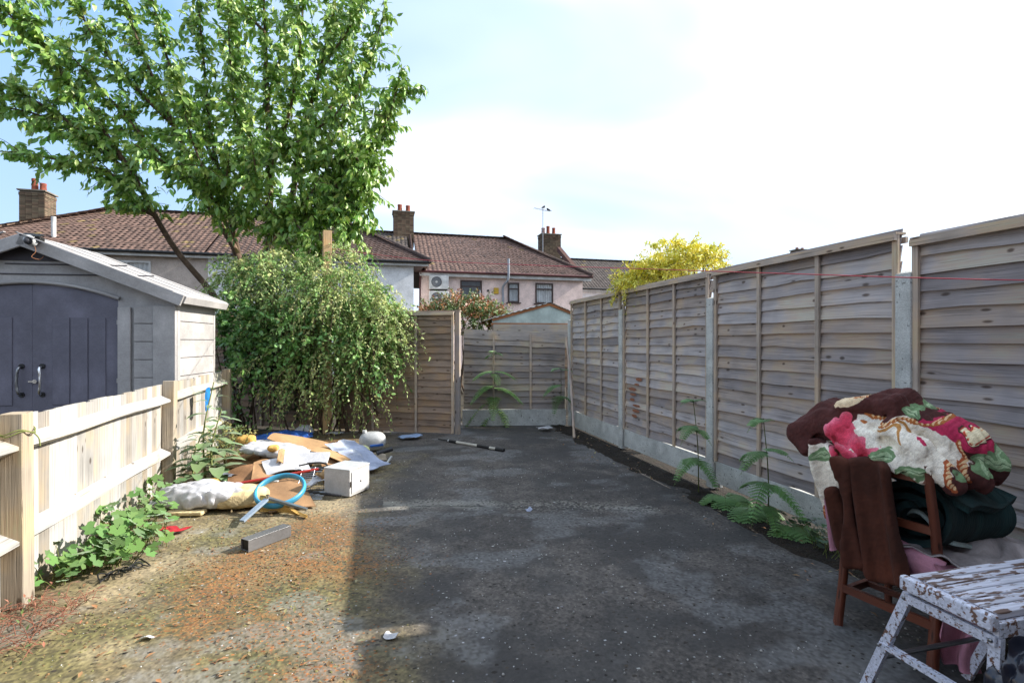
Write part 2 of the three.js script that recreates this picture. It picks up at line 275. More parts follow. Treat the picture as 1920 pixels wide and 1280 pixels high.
{
  const TW = 1500, THh = 2048; const cr = [];
  const fn = (u, v) => {
    const X = mix(X0, X1, u), Sd = mix(S0, S1, v), f = slabField(X, Sd), { n1, n2, n3: a, n4: b, w } = f;
    const mossy = sst(.5, -.35, X + (n1 - .5) * 1.6);               // left side is drier and mossy, right side blackened with algae
    let c = mix3([.315, .295, .278], [.43, .38, .28], mossy);
    const k = 1 + .42 * (n2 - .5) + .46 * (a - .5) + .34 * (b - .5) + .4 * (n1 - .5); c = c.map(q => q * k);
    c = mix3(c, [.235, .23, .226], sst(.44, .66, fbm(X * 3.1 + 9, Sd * 3.1 + 5, 5, 241)) * .6 * (1 - mossy * .6));
    c = mix3(c, [.34, .33, .19].map(q => q * (.6 + .8 * a)), w.g * .7 + .25 * mossy * sst(.5, .7, n2));
    c = mix3(c, [.66, .60, .48].map(q => q * (.75 + .4 * a)), w.t * .6);
    const litter = w.o * sst(.36, .56, .55 * a + .45 * n2);
    c = mix3(c, [.50, .31, .14].map(q => q * (.55 + .85 * b)), litter * .6);
    c = mix3(c, [.22, .21, .205], w.d * .55 * (.6 + .6 * n2));
    c = mix3(c, [.46, .46, .46], sst(.56, .70, fbm(X * 2.3 + 71, Sd * 3.3 + 15, 5, 247)) * .5 * (.5 + a));
    // pale worn band and the joint
    const t = (X - crackA.x) / (crackB.x - crackA.x), yc = mix(-crackA.z, -crackB.z, t) + (fbm(X * 6 + 3, 1.5, 3, 261) - .5) * .09, dc = Sd - yc;
    if (t > .15 && t < 1.1) { c = mix3(c, [.58, .57, .53], .6 * sst(.20, .0, Math.abs(dc - .06) + (n2 - .5) * .28) * sst(.45, .6, .5 * a + .5 * n1 + .1)); c = mix3(c, [.12, .12, .12], sst(.010, .003, Math.abs(dc)) * sst(.4, .55, vn(X * 5, 3, 5)) * .8); }
    return c;
  };
  const slabMap = tex(TW, THh, fn); slabMap.wrapS = slabMap.wrapT = THREE.ClampToEdgeWrapping;
  const R = rng(77), d = slabMap.image.data;
  // grit: pale chips, dark crumbs, dead leaf fragments, drawn as flecks of a few millimetres
  const chip = (X, Sd, r, col, el = 1) => { const ci = (X - X0) / (X1 - X0) * TW, cj = (Sd - S0) / (S1 - S0) * THh, rx = r / (X1 - X0) * TW * el, ry = r / (S1 - S0) * THh; for (let j = Math.floor(cj - ry); j <= cj + ry; j++) for (let i = Math.floor(ci - rx); i <= ci + rx; i++) { if (i < 0 || j < 0 || i >= TW || j >= THh) continue; if (Math.hypot((i - ci) / Math.max(rx, .6), (j - cj) / Math.max(ry, .6)) > 1.05) continue; const o = (j * TW + i) * 4; d[o] = col[0]; d[o + 1] = col[1]; d[o + 2] = col[2]; } };
  for (let k = 0; k < 5600; k++) { const X = mix(X0, X1, R()), Sd = mix(S0, 6.5, Math.pow(R(), 1.2)); if (fbm(X * 2.2, Sd * 2.2, 3, 271) < .35 + R() * .3) continue; const g = 115 + R() * R() * 120; chip(X, Sd,   .0018 + R() * R() * .0052, [g, g, g * (.94 + R() * .1)], .8 + R()); }
  for (let k = 0; k < 5200; k++) { const X = mix(X0, X1, R()), Sd = mix(S0, 7.5, R()); const g = 22 + R() * 40; chip(X, Sd, .0025 + R() * .005, [g * 1.15, g, g * .85], .7 + R()); }
  for (let k = 0; k < 5000; k++) { const [sx, sz, r, kd] = spots[Math.floor(R() * 12)]; const X = sx + (R() + R() + R() - 1.5) * r * 1.8, Sd = sz + (R() + R() + R() - 1.5) * r * 1.8; const g = .7 + R() * .6; chip(X, Sd, .0015 + R() * .0035, [132 * g, 82 * g, 44 * g].map(q => Math.min(q, 240)), .6 + R() * 1.6); }
  slabMap.needsUpdate = true;
  const bump = tex(1024, 1400, (u, v) => { const X = mix(X0, X1, u), Sd = mix(S0, S1, v); return .5 + .5 * (.4 * vn(X * 70 + 500, Sd * 70 + 500, 217) + .4 * vn(X * 150, Sd * 150, 9) + .5 * fbm(X * 9 + 40, Sd * 9, 3, 211) - .65); }, false); bump.wrapS = bump.wrapT = THREE.ClampToEdgeWrapping;
  const g = new THREE.PlaneGeometry(X1 - X0, S1 - S0, 100, 200).rotateX(-Math.PI / 2); g.translate((X0 + X1) / 2, 0, -(S0 + S1) / 2);
  const p = g.attributes.position; for (let i = 0; i < p.count; i++) p.setY(i, (fbm(p.getX(i) * .9 + 20, p.getZ(i) * .9 + 20, 3, 281) - .5) * .02 - .002);
  g.computeVertexNormals();
  struct('concrete_yard', g, S({ map: slabMap, bumpMap: bump, bumpScale: .012, roughness: .9 }));
}
// dark soil strip at the foot of the right hand fence, lumpy
{
  const g = new THREE.PlaneGeometry(.85, 10.4, 26, 320).rotateX(-Math.PI / 2); g.translate(3.03, 0, -4.1); const p = g.attributes.position, uv = g.attributes.uv;
  for (let i = 0; i < p.count; i++) { const x = p.getX(i), z = p.getZ(i); const e = sst(2.62 + (fbm(z * 2.2 + 50, 1, 3, 301) - .5) * .35, 2.92, x) * sst(3.14, 3.02, x); p.setY(i, -.02 + e * (.028 + .05 * (fbm(x * 9, z * 9 + 90, 4, 305) - .35))); uv.setXY(i, x, z); }
  g.computeVertexNormals(); const t = soilMap.clone(); t.repeat.set(.7, .7); t.needsUpdate = true;
  struct('soil_border', g, S({ color: C(150, 142, 132), map: t, bumpMap: fine, bumpScale: .02, roughness: 1 }));
}
// ---------------------------------------------------------------- lapped fence panels
// one wavy edged lap board, length L along x, lower edge standing proud (towards +z)
function lapBoard(L, W, seed, wav = .010) {
  const n = 7, R = rng(seed), pos = [], uv = [], idx = [], ou = R() * 2, ov = R();
  const pr = []; for (let i = 0; i <= n; i++) pr.push([(R() - .5) * wav * 2, (R() - .5) * .003]);
  for (let i = 0; i <= n; i++) { const x = (i / n - .5) * L, [e, b] = pr[i];
    const q = [[W, -.004 + b], [e, .027 + b], [e, .015 + b], [W, -.012 + b]];
    q.forEach(([y, z], k) => { pos.push(x, y, z); uv.push(x + ou, (k === 0 || k === 3 ? W : 0) + (k > 1 ? .01 : 0) + ov); }); }
  for (let i = 0; i < n; i++) for (let k = 0; k < 4; k++) { const a = i * 4 + k, b = i * 4 + (k + 1) % 4; idx.push(a, b, a + 4, b, b + 4, a + 4); }
  idx.push(0, 3, 1, 1, 3, 2); const e = n * 4; idx.push(e, e + 1, e + 3, e + 1, e + 2, e + 3);
  const g = new THREE.BufferGeometry(); g.setAttribute('position', new THREE.Float32BufferAttribute(pos, 3)); g.setAttribute('uv', new THREE.Float32BufferAttribute(uv, 2)); g.setIndex(idx);
  const h = g.toNonIndexed(); h.computeVertexNormals(); return h;
}
const boardCache = {};
function boards(L, W) { const k = L.toFixed(2) + W.toFixed(2); return boardCache[k] ??= [11, 23, 37, 41, 59, 67, 73, 83, 97, 101, 113, 127, 131, 149, 151, 163, 173, 181].map(s => lapBoard(L, W, s)); }
function lapPanel(o, L, H, y0, nB, mats, battens, seed, { cap = true, skew = 0, frame = .04, batMat = MW.batten, sag = null } = {}) {
  const R = rng(seed), bs = boards(L - .02, H / nB * 1.42), ex = H / nB;
  for (let i = 0; i < nB; i++) {
    const m = part('board', bs[Math.floor(R() * bs.length)], mats[Math.floor(R() * mats.length)], o);
    m.position.set(0, y0 + i * ex - .004, -.004 + (R() - .5) * .004); m.rotation.z = (R() - .5) * .006 + skew * i / nB; if (R() < .5) m.scale.x = -1, m.scale.x = 1;
    if (sag && sag[i]) { m.rotation.z += sag[i][0]; m.rotation.x = sag[i][1]; m.position.y += sag[i][2] || 0; }
  }
  for (const [x, w] of battens) part('batten', box(w, H, .02, x, y0 + H / 2, .034, R() * 2, R()), batMat, o);
  if (cap) { part('top_rail', box(L, .038, .02, 0, y0 + H - .0185, .0565, R(), R()), batMat, o); part('capping', box(L + .004, .014, .085, 0, y0 + H + .0085, .016, R(), R()), batMat, o); }
  part('back_rail', box(L, .038, .02, 0, y0 + H - .03, -.034, R(), R()), batMat, o);
}
const FX = 3.21, POST_S = [8.22, 6.30, 4.38, 2.46, .54, -1.38];
function concPost(x, s, h, label, turn = -Math.PI / 2, group = 'concrete posts of the right hand fence') {
  const o = thing('concrete_fence_post', label, 'fence post', [x, 0, -s], turn, group);
  const sh = new THREE.Shape(); sh.moveTo(-.05, -.055); sh.lineTo(-.02, -.055); sh.lineTo(-.05, -.03); sh.lineTo(-.05, -.03);
  const g = merge([box(.098, h, .03, 0, h / 2, .045, .1, .2, .006), box(.05, h - .004, .06, 0, h / 2 - .002, .0, .4, .1), box(.098, h, .03, 0, h / 2, -.045, .7, .2, .006)]);
  part('shaft', g, M.conc, o); part('chamfered_top', new THREE.CylinderGeometry(.03, .064, .014, 4, 1).rotateY(Math.PI / 4).toNonIndexed(), M.conc, o).position.set(0, h + .006, 0); return o;
}
concPost(FX, POST_S[0], 1.80, 'concrete post in the far right corner beside the leaning stick');
concPost(FX, POST_S[1], 1.86, 'concrete post below the left edge of the yellow shrub');
concPost(FX, POST_S[2], 1.86, 'tall grey concrete post of the right fence with a fern at its foot');
concPost(FX, POST_S[3], 1.86, 'grey concrete post standing behind the blanket heap');
concPost(FX, POST_S[4], 1.86, 'concrete fence post beside the step stool, nearest the camera');
const PANEL = ['far lapped timber panel next to the back corner', 'lapped timber panel under the yellow shrub with rusty brown scars', 'weathered grey lapped timber panel behind the tall ferns', 'weathered lapped timber panel behind the blanket heap, running out of the frame', 'lapped timber panel beside the camera, outside the photo'];
for (let k = 0; k < 5; k++) {
  const sm = (POST_S[k] + POST_S[k + 1]) / 2, top = [2.118, 2.122, 2.125, 2.068, 2.068][k], y0 = .275;
  const o = thing('fence_panel', PANEL[k], 'fence panel', [FX, 0, -sm], -Math.PI / 2, 'lapped panels of the right hand fence');
  const L = 1.83, e = L / 2 - .018; const b = [[-e, .036], [-.29 + [0, .02, -.02, 0, 0][k], .034], [.30, .034], [e, .036]];
  lapPanel(o, L, top - y0 - .014, y0, [18, 18, 18, 17, 17][k], MW.fence, b, 300 + k);
  if (k === 1) { const R = rng(8); for (let i = 0; i < 8; i++) { const m = part('scarred_patch', new THREE.CircleGeometry(.05, 7).scale(1.3 + R() * 1.0, .28 + R() * .25, 1), MW.rust, o); m.position.set(-.70 + R() * .25, .48 + i * .068, .025); m.rotation.x = -.10; } }
}
const GB = ['gravel board under the far panel by the corner', 'concrete gravel board under the scarred panel', 'concrete gravel board behind the tall ferns', 'concrete gravel board behind the chair', 'concrete gravel board beside the camera, outside the photo'];
for (let k = 0; k < 5; k++) {
  const sm = (POST_S[k] + POST_S[k + 1]) / 2, y0 = [.0, .035, .055, .05, .04][k], h = .27 - y0;
  solo('gravel_board', box(1.83, h, .048, 0, y0 + h / 2, 0, k * .37, .2, .008), M.conc, GB[k], 'gravel board', V(FX, 0, -sm), -Math.PI / 2, 'gravel boards of the right hand fence');
}
// ---------------------------------------------------------------- back fence
function between(a, b) { const d = b.clone().sub(a); return [a.clone().add(b).multiplyScalar(.5), Math.atan2(-d.z, d.x), d.length()]; }
{
  const a = at(632, 806, 8.3), b = at(852, 815, 7.9); a.y = b.y = 0; const [m, turn, L] = between(a, b);
  const o = thing('fence_panel', 'brown lapped panel standing forward in the back fence, half under the bush', 'fence panel', m, turn, 'panels of the back fence');
  lapPanel(o, L, 1.86, .02, 18, MW.brown, [[L / 2 - .02, .036], [L / 2 - .62, .034], [-L / 2 + .64, .034], [-L / 2 + .02, .036]], 401);
  const p = thing('timber_fence_post', 'timber post ending the brown back panel, small cap on top', 'fence post', b.clone().add(V(.055, 0, -.03)), turn);
  part('shaft', box(.075, 1.90, .075, 0, .95, 0, .3, .6), MW.greyed[0], p); part('cap', box(.095, .02, .095, 0, 1.91, 0), MW.greyed[1], p);
  const a2 = at(380, 806, 9.0); a2.y = 0; const e2 = a.clone().add(V(-.15, 0, .0)); const [m2, t2, L2] = between(a2, e2);
  const o2 = thing('fence_panel', 'shaded lapped panel hidden behind the big bush', 'fence panel', m2, t2, 'panels of the back fence');
  lapPanel(o2, L2, 1.8, .02, 17, MW.brown, [[L2 / 2 - .02, .036], [0, .034], [-L2 / 2 + .02, .036]], 402);
  const tp = at(613, 806, 8.0); const t = thing('tall_timber_post', 'tall square timber post rising through the big bush', 'post', V(tp.x, 0, tp.z), .2);
  part('shaft', box(.125, 3.16, .125, 0, 1.58, 0, .2, .1, .006), MW.post, t); part('hook', new THREE.TorusGeometry(.025, .005, 6, 12, 4.4).toNonIndexed(), M.steel, t).position.set(.085, 2.82, 0);
}
{
  const a = at(868, 800, 8.68), b = at(1060, 797, 8.78); a.y = b.y = 0; const [m, turn, L] = between(a, b);
  const o = thing('fence_panel', 'sagging grey lapped panel set back behind the fern at the end of the yard', 'fence panel', m, turn, 'panels of the back fence');
  const sag = {}; for (let i = 0; i < 12; i++) sag[i] = [-.012 - .004 * i * .6, 0, 0]; sag[11] = [-.05, 0, -.01]; sag[8] = [-.04, .05, 0]; sag[6] = [-.005, .05, 0];
  lapPanel(o, L, 1.29, .285, 12, MW.greyed, [[-L / 2 + .52, .034], [L / 2 - .60, .034]], 403, { cap: false, sag });
  solo('gravel_board', merge([box(L + .02, .28, .05, 0, .14, 0, .9, .4, .008), box(.03, .03, .01, .4, .2, .028)]), M.conc, 'concrete gravel board across the end of the yard', 'gravel board', m.clone(), turn);
  // another, lower fence in the garden behind
  const c = at(925, 700, 9.9), d = at(1075, 700, 9.9); c.y = d.y = 0; const [m2, t2, L2] = between(c, d);
  const q = thing('fence_panel', 'stained plank strip showing above the sagging back panel', 'fence panel', m2, t2);
  const R = rng(4); for (let i = 0; i < 6; i++) part('board', boards(L2, .27)[i], i > 3 ? MW.greyed[2] : MW.brown[i % 3], q).position.set(0, .55 + i * .19, 0);
  for (const x of [-L2 / 2 + .05, .1, L2 / 2 - .1]) part('upright', box(.07, 1.68, .05, x, .84, -.04), MW.greyed[1], q);
}
{ // thin stick leaning in the corner
  const a = G(1077, 822), b = at(1062, 632, 8.25); const st = solo('leaning_stick', limb([a.clone().setY(.01), a.clone().lerp(b, .5).add(V(.015, 0, 0)), b], .022, .016, 10, 6, .2, 3), MW.stick, 'thin pale stick leaning in the far right corner', 'stick');
}
// ---------------------------------------------------------------- low paling fence on the left
const LP = [1.09, 3.378, 5.67, 7.96].map(s => V(-1.90 - (s - 3.378) * .035, 0, -s)), LA = Math.PI / 2 + .035;
const postLabel = ['timber post of the low fence beside the camera, outside the photo', 'weathered timber post with green string tied round it, nearest of the low fence', 'leaning timber post of the low fence beside the large-leaved weed', 'timber post of the low fence under the bush'];
LP.forEach((p, i) => { if (!i) return; const o = thing('timber_fence_post', postLabel[i], 'fence post', p, LA, 'posts of the low left fence'); o.rotation.z = [0, .01, -.05, .01][i]; o.rotation.order = 'YXZ';
  part('shaft', box(.105, 1.05, .1, 0, .525, 0, i * .3, i * .2, .006), MW.palePost, o);
  if (i === 1) { const ps = []; for (let k = 0; k <= 30; k++) { const a = k / 30 * Math.PI * 4; ps.push(V(Math.cos(a) * .075, .955 + .012 * Math.sin(k * 1.3) - k * .0006, Math.sin(a) * .072)); } ps.push(V(.07, .9, .06), V(.075, .85, .065)); part('string', tube(ps, .0035, 90, 5), plain(150, 160, 90, .9), o); } });
const bayLabel = ['paling bay of the low fence left of the string-tied post', 'sunlit paling bay of the low fence between the two nearer posts', 'paling bay of the low fence behind the large-leaved weed'];
for (let k = 0; k < 3; k++) {
  const a = LP[k], b = LP[k + 1], [m, turn, L] = between(a, b), R = rng(500 + k);
  const o = thing('paling_fence', bayLabel[k], 'fence', m, turn, 'bays of the low left fence');
  const n = 22, w = (L + .1) / n; const gs = [0, 1, 2, 3, 4, 5].map(i => { const r = rng(600 + i); const g = box(w * 1.18, 1.02, .014, 0, .51, 0, r() * 2, r()); const p = g.attributes.position; for (let q = 0; q < p.count; q++) if (p.getX(q) > 0) p.setZ(q, p.getZ(q) + .009); g.computeVertexNormals(); return g; });
  for (let i = 0; i < n; i++) { const q = part('paling', gs[Math.floor(R() * 6)], MW.pale[Math.floor(R() * 4)], o); q.position.set((i + .5 - n / 2) * w, (R() - .5) * .016 - .005, -.065 + (R() - .5) * .003); q.rotation.z = (R() - .5) * .012; }
  for (const [y, r] of [[.87, .05], [.36, .055]]) { // triangular arris rails
    const sh = new THREE.Shape([new THREE.Vector2(-.05, -r), new THREE.Vector2(.035, -.012), new THREE.Vector2(.035, .008), new THREE.Vector2(-.05, r)]);
    const g = new THREE.ExtrudeGeometry(sh, { depth: L - .10, bevelEnabled: false, steps: 8 }).rotateY(Math.PI / 2); g.translate(-(L - .1) / 2, 0, 0); const p = g.attributes.position; for (let q = 0; q < p.count; q++) { const t = p.getX(q); p.setY(q, p.getY(q) + .006 * Math.sin(t * 4 + k)); }
    g.scale(1, 1, -1); const gi = g.toNonIndexed(); for (let i = 0; i < gi.attributes.position.count; i += 3) { for (const at_ of ['position', 'normal']) { const A = gi.attributes[at_].array, s = 3 * (i + 1), t = 3 * (i + 2); for (let q = 0; q < 3; q++) { const z = A[s + q]; A[s + q] = A[t + q]; A[t + q] = z; } } } gi.computeVertexNormals(); boxUV(gi, R() * 2, R());
    part('arris_rail', gi, MW.pale[k % 2 ? 2 : 0], o).position.set(0, y, 0);
  }
}
{ // red washing line from the tall post towards the house
  const ps = [[622, 466, 7.95], [800, 487.5, 6.0], [1000, 497, 4.7], [1240, 505, 3.7], [1480, 513, 2.95], [1920, 525, 2.15], [2600, 525, 1.5]].map(a => at(...a));
  solo('washing_line', tube(ps, .0028, 120, 6), plain(226, 84, 100, .6), 'thin red washing line strung across the yard', 'rope');
}
// ---------------------------------------------------------------- plastic shed behind the low fence
{
  const corner = at(331, 640, 5.8), rot = -.105; // front faces the camera, right side faces the sun
  const o = thing('garden_shed', 'grey plastic shed with dark double doors behind the low left fence', 'shed', [corner.x, 0, corner.z], rot);
  const W = 2.92, Dp = .98, HE = 1.95, HP = 2.53, cx = -W / 2; // local: x to the left is negative, z towards camera; front right corner at origin
  const gy = x => mix(HP, HE, Math.abs(x - cx) / (W / 2));
  // front wall with an arched opening
  const fr = new THREE.Shape([[-W, 0], [0, 0], [0, HE], [cx, HP], [-W, HE]].map(p => new THREE.Vector2(...p)));
  const hole = new THREE.Path(); const dw = .86; hole.moveTo(cx - dw, .06); hole.lineTo(cx + dw, .06); hole.lineTo(cx + dw, 2.035 - .13); hole.quadraticCurveTo(cx + .5, 2.06, cx, 2.07); hole.quadraticCurveTo(cx - .5, 2.06, cx - dw, 1.905); hole.lineTo(cx - dw, .06); fr.holes.push(hole);
  const wall = new THREE.ExtrudeGeometry(fr, { depth: .05, bevelEnabled: true, bevelSize: .006, bevelThickness: .006, bevelSegments: 2 }); wall.translate(0, 0, -.056);
  part('front_wall', wall, M.shed, o);
  part('back_wall', box(W, HE, .04, cx, HE / 2, -Dp - .02), M.shed, o); part('left_wall', box(.04, HE, Dp - .06, -W + .02, HE / 2, -Dp / 2 - .03), M.shed, o);
  const side = part('right_wall', box(.04, HE, Dp - .06, -.02, HE / 2, -Dp / 2 - .03, 0, 0, .008), M.shed, o);
  for (let k = 0; k < 8; k++) part('panel_groove', box(.008, .006, Dp - .1, .002, .2 + k * .21, -Dp / 2 - .03), M.shedDark, side);
  // pilaster and ribbed side strip on the front
  part('pilaster', box(.13, 1.82, .03, cx + dw + .07, .91, .02, 0, 0, .008), M.shed, o);
  part('corner_pillar', box(.24, 1.84, .04, -.115, .92, .024, 0, 0, .012), M.shed, o);
  for (let k = 0; k < 9; k++) part('cladding', box(.2, .195, .018, -.335, .12 + k * .202, .0155, 0, 0, .006), M.shed, o);
  for (const [y, w] of [[2.17, 1.75], [2.28, 1.2]]) part('cladding', box(w, .012, .01, cx + .35, y, .008), M.shedDark, o);
  // arch trim
  const ap = []; for (let k = 0; k <= 20; k++) { const x = mix(-dw - .02, dw + .02, k / 20); ap.push(V(cx + x, 2.085 - .165 * Math.pow(Math.abs(x) / dw, 2), .015)); }
  part('arch_trim', tube(ap, .022, 40, 8), M.shed, o);
  // dark gable vent
  const ve = new THREE.Shape([[cx - .52, 2.315], [cx + .52, 2.315], [cx, 2.50]].map(p => new THREE.Vector2(...p))); part('gable_vent', new THREE.ExtrudeGeometry(ve, { depth: .012, bevelEnabled: false }).translate(0, 0, .003), M.shedDark, o);
  // doors
  for (const sg of [-1, 1]) {
    const x0 = sg < 0 ? cx - dw + .006 : cx + .004, x1 = sg < 0 ? cx - .004 : cx + dw - .006; const top = x => 2.055 - .15 * Math.pow((x - cx) / dw, 2);
    const sh = new THREE.Shape(); sh.moveTo(x0, .07); sh.lineTo(x1, .07); for (let k = 0; k <= 8; k++) { const x = mix(x1, x0, k / 8); sh.lineTo(x, top(x)); }
    const d = part('door', new THREE.ExtrudeGeometry(sh, { depth: .03, bevelEnabled: true, bevelSize: .004, bevelThickness: .004, bevelSegments: 1 }).translate(0, 0, -.045), M.shedDoor, o);
    const px0 = x0 + .19, pw = .18;
    for (let k = 0; k < 3; k++) for (const [y, h] of [[1.22, .96], [.42, .50]]) part('door_panel', box(pw - .012, h, .012, px0 + pw * (k + .5) + (sg < 0 ? -.06 : 0), y, -.007, 0, 0, .005), M.shedDoor, d);
    const hx = cx + sg * .10, hp = [V(hx, 1.16, -.01), V(hx, 1.15, .035), V(hx + sg * .012, 1.05, .045), V(hx + sg * .012, .95, .045), V(hx, .87, .035), V(hx, .86, -.01)];
    part('handle', tube(hp, .014, 24, 8), sg > 0 ? M.chrome : M.steel, d);
    for (const y of [1.165, .855]) part('handle_rose', new THREE.CylinderGeometry(.028, .028, .012, 14).rotateX(Math.PI / 2).toNonIndexed(), M.black, d).position.set(hx, y, -.004);
    if (sg > 0) part('lock', merge([new THREE.CylinderGeometry(.022, .022, .03, 12).rotateX(Math.PI / 2).toNonIndexed(), box(.06, .014, .012, -.03, 0, .012)]), M.chrome, d).position.set(cx + .04, 1.0, .005);
    for (const y of [.4, 1.0, 1.65]) part('hinge', box(.03, .05, .02, sg < 0 ? x0 - .004 : x1 + .004, y, -.002), M.shed, d);
  }
  // roof with overhanging barge boards
  const slope = Math.atan2(HP - HE, W / 2), Ls = W / 2 / Math.cos(slope) + .14;
  for (const sg of [-1, 1]) { const r = part('roof_panel', box(Ls, .05, Dp + .22, 0, 0, 0, 0, 0, .008), M.shed, o); r.position.set(cx + sg * (Ls / 2) * Math.cos(slope), HP + .035 - (Ls / 2) * Math.sin(slope), -Dp / 2 + .02); r.rotation.z = -sg * slope;
    part('barge_board', box(Ls + .02, .13, .03, 0, -.045, Dp / 2 + .127, 0, 0, .008), M.shed, r); if (sg > 0) part('gutter_edge', box(.05, .09, Dp + .2, Ls / 2, -.03, 0, 0, 0, .008), M.shed, r);
    for (let k = 0; k < 4; k++) part('roof_rib', box(Ls - .1, .01, .03, 0, .026, -Dp / 2 + k * .38 + .1), M.shed, r); }
  part('floor', box(W - .1, .05, Dp - .1, cx, .035, -Dp / 2), M.shedDark, o);
  // solar floodlight on the gable
  const f = thing('solar_floodlight', 'small solar security light on the shed gable', 'lamp', at(60, 450, 5.42), .1);
  const sp = part('solar_panel', box(.17, .012, .12, 0, .055, 0, 0, 0, .004), M.black, f); sp.rotation.x = .35; sp.rotation.z = -.05;
  part('lamp_head', new THREE.CylinderGeometry(.042, .05, .09, 14).rotateX(1.25).toNonIndexed(), M.whitePlastic, f).position.set(.0, -.01, .05); part('lens', new THREE.SphereGeometry(.038, 12, 8).toNonIndexed(), M.darkGrey, f).position.set(0, -.025, .09);
  part('bracket', box(.05, .05, .1, .06, .01, 0, 0, 0, .006), M.black, f);
  const fl = [V(.02, -.05, .02), V(.03, -.12, .01), V(.0, -.18, .02), V(.06, -.2, .0), V(.1, -.17, .02)]; part('cable', tube(fl, .003, 30, 5), plain(196, 132, 90, .8), f);
}
// ---------------------------------------------------------------- houses
// tiled roof slope in its own plane: xl(v), xr(v) bounds, v up the slope
function tiles(xl, xr, H, base, seed, tw = .235, th = .255, lichen = 0) {
  const R = rng(seed), pos = [], col = [], uv = [], idx = []; const rows = Math.ceil(H / th);
  for (let r = 0; r < rows; r++) { const v0 = r * th, v1 = Math.min(H, v0 + th + .015), a0 = xl(v0), b0 = xr(v0), a1 = xl(v1), b1 = xr(v1); if (b0 - a0 < .05) continue; const n = Math.max(1, Math.round((b0 - a0) / tw)), b = pos.length / 3; let m = 0;
    for (let i = 0; i < n; i++) { const k = (.78 + R() * .44), li = lichen && R() < lichen * (.15 + r / rows) ? 1 : 0; const c = mix3(base.map(q => q * k), [.30, .22, .07], li * .7);
      for (let s = 0; s < 4; s++) { const t = (i + s / 4) / n, roll = [.0, .028, .034, .008][s]; const x0 = mix(a0, b0, t), x1 = mix(a1, b1, t);
        pos.push(x0, v0, roll - .018, x0, v0, roll + .022, x1, v1, roll); for (let q = 0; q < 3; q++) { col.push(...c); uv.push(x0, v0 + q * .1); } m++; } }
    for (let i = 0; i + 1 < m; i++) { const p = b + i * 3, q = p + 3; idx.push(p, q, p + 1, q, q + 1, p + 1, p + 1, q + 1, p + 2, q + 1, q + 2, p + 2); } }
  const g = new THREE.BufferGeometry(); g.setAttribute('position', new THREE.Float32BufferAttribute(pos, 3)); g.setAttribute('color', new THREE.Float32BufferAttribute(col, 3)); g.setAttribute('uv', new THREE.Float32BufferAttribute(uv, 2)); g.setIndex(idx); const h = g.toNonIndexed(); h.computeVertexNormals(); return h;
}
// slope facing +z, eave at (y=ye, z=ze), ridge (yr, zr)
function slopeFront(parent, xl, xr, ye, ze, yr, zr, base, seed, lichen) { const H = Math.hypot(yr - ye, ze - zr), m = part('roof_tiles', tiles(xl, xr, H, base, seed, .235, .255, lichen), M.tile, parent, 'stuff'); m.position.set(0, ye, ze); m.rotation.x = -Math.PI / 2 + Math.atan2(yr - ye, ze - zr); return m; }
function ridgeCap(a, b, parent, col) { const n = Math.max(2, Math.round(a.distanceTo(b) / .42)), R = rng(n * 13); for (let i = 0; i < n; i++) { const p = a.clone().lerp(b, i / n), q = a.clone().lerp(b, (i + 1.03) / n); const g = new THREE.CylinderGeometry(.115, .125, p.distanceTo(q), 8, 1, false, -Math.PI / 2, Math.PI).rotateX(Math.PI / 2).rotateZ(Math.PI / 2).toNonIndexed(); const k = .8 + R() * .4; paint(g, col.map(c => c * k)); const m = part('ridge_tile', g, M.tile, parent); m.position.copy(p.clone().add(q).multiplyScalar(.5)); m.lookAt(parent.localToWorld(q.clone())); } }
function chimney(parent, x, y0, z, w, d, h, pots, dark = 1) {
  const c = part('chimney', box(w - .03, h, d - .03, 0, h / 2, 0), M.mortar, parent); c.position.set(x, y0, z);
  const R = rng(Math.round(x * 100 + 999)), gs = [], rows = Math.floor(h / .078);
  for (let r = 0; r < rows; r++) for (const [len, ax] of [[w, 0], [d, 1]]) for (const sg of [-1, 1]) { const n = Math.round(len / .225), bw = len / n; for (let i = 0; i < n; i++) { const off = (i + .5) * bw - len / 2, big = r > rows - 3 ? .05 : 0; const q = ax ? box(.03, .066, bw - .012, sg * (w / 2 + big / 2 - .008), r * .078 + .039, off) : box(bw - .012, .066, .03, off, r * .078 + .039, sg * (d / 2 + big / 2 - .008)); const k = (.55 + R() * .7) * dark, warm = R(); paint(q, mix3([.30, .235, .15], [.24, .15, .10], warm).map(v => v * k)); gs.push(q); } }
  part('brickwork', merge(gs), M.brick, c, 'stuff'); part('cap', box(w + .14, .07, d + .14, 0, h + .035, 0, 0, 0, .01), M.mortar, c);
  for (const [px, pz, ph] of pots) { const t = new THREE.LatheGeometry([[.10, 0], [.15, .02], [.135, .1], [.12, ph * .75], [.135, ph * .85], [.13, ph], [.1, ph], [.09, ph * .5]].map(p => new THREE.Vector2(...p)), 14).toNonIndexed(); part('chimney_pot', t, M.terracotta, c).position.set(px, h + .07, pz); }
  for (const s of [-1, 1]) part('flashing', box(w + .3, .02, .25, 0, .05 + (s > 0 ? -.02 : .04), s * (d / 2 + .1)), M.lead, c).rotation.x = s * .5;
  return c;
}
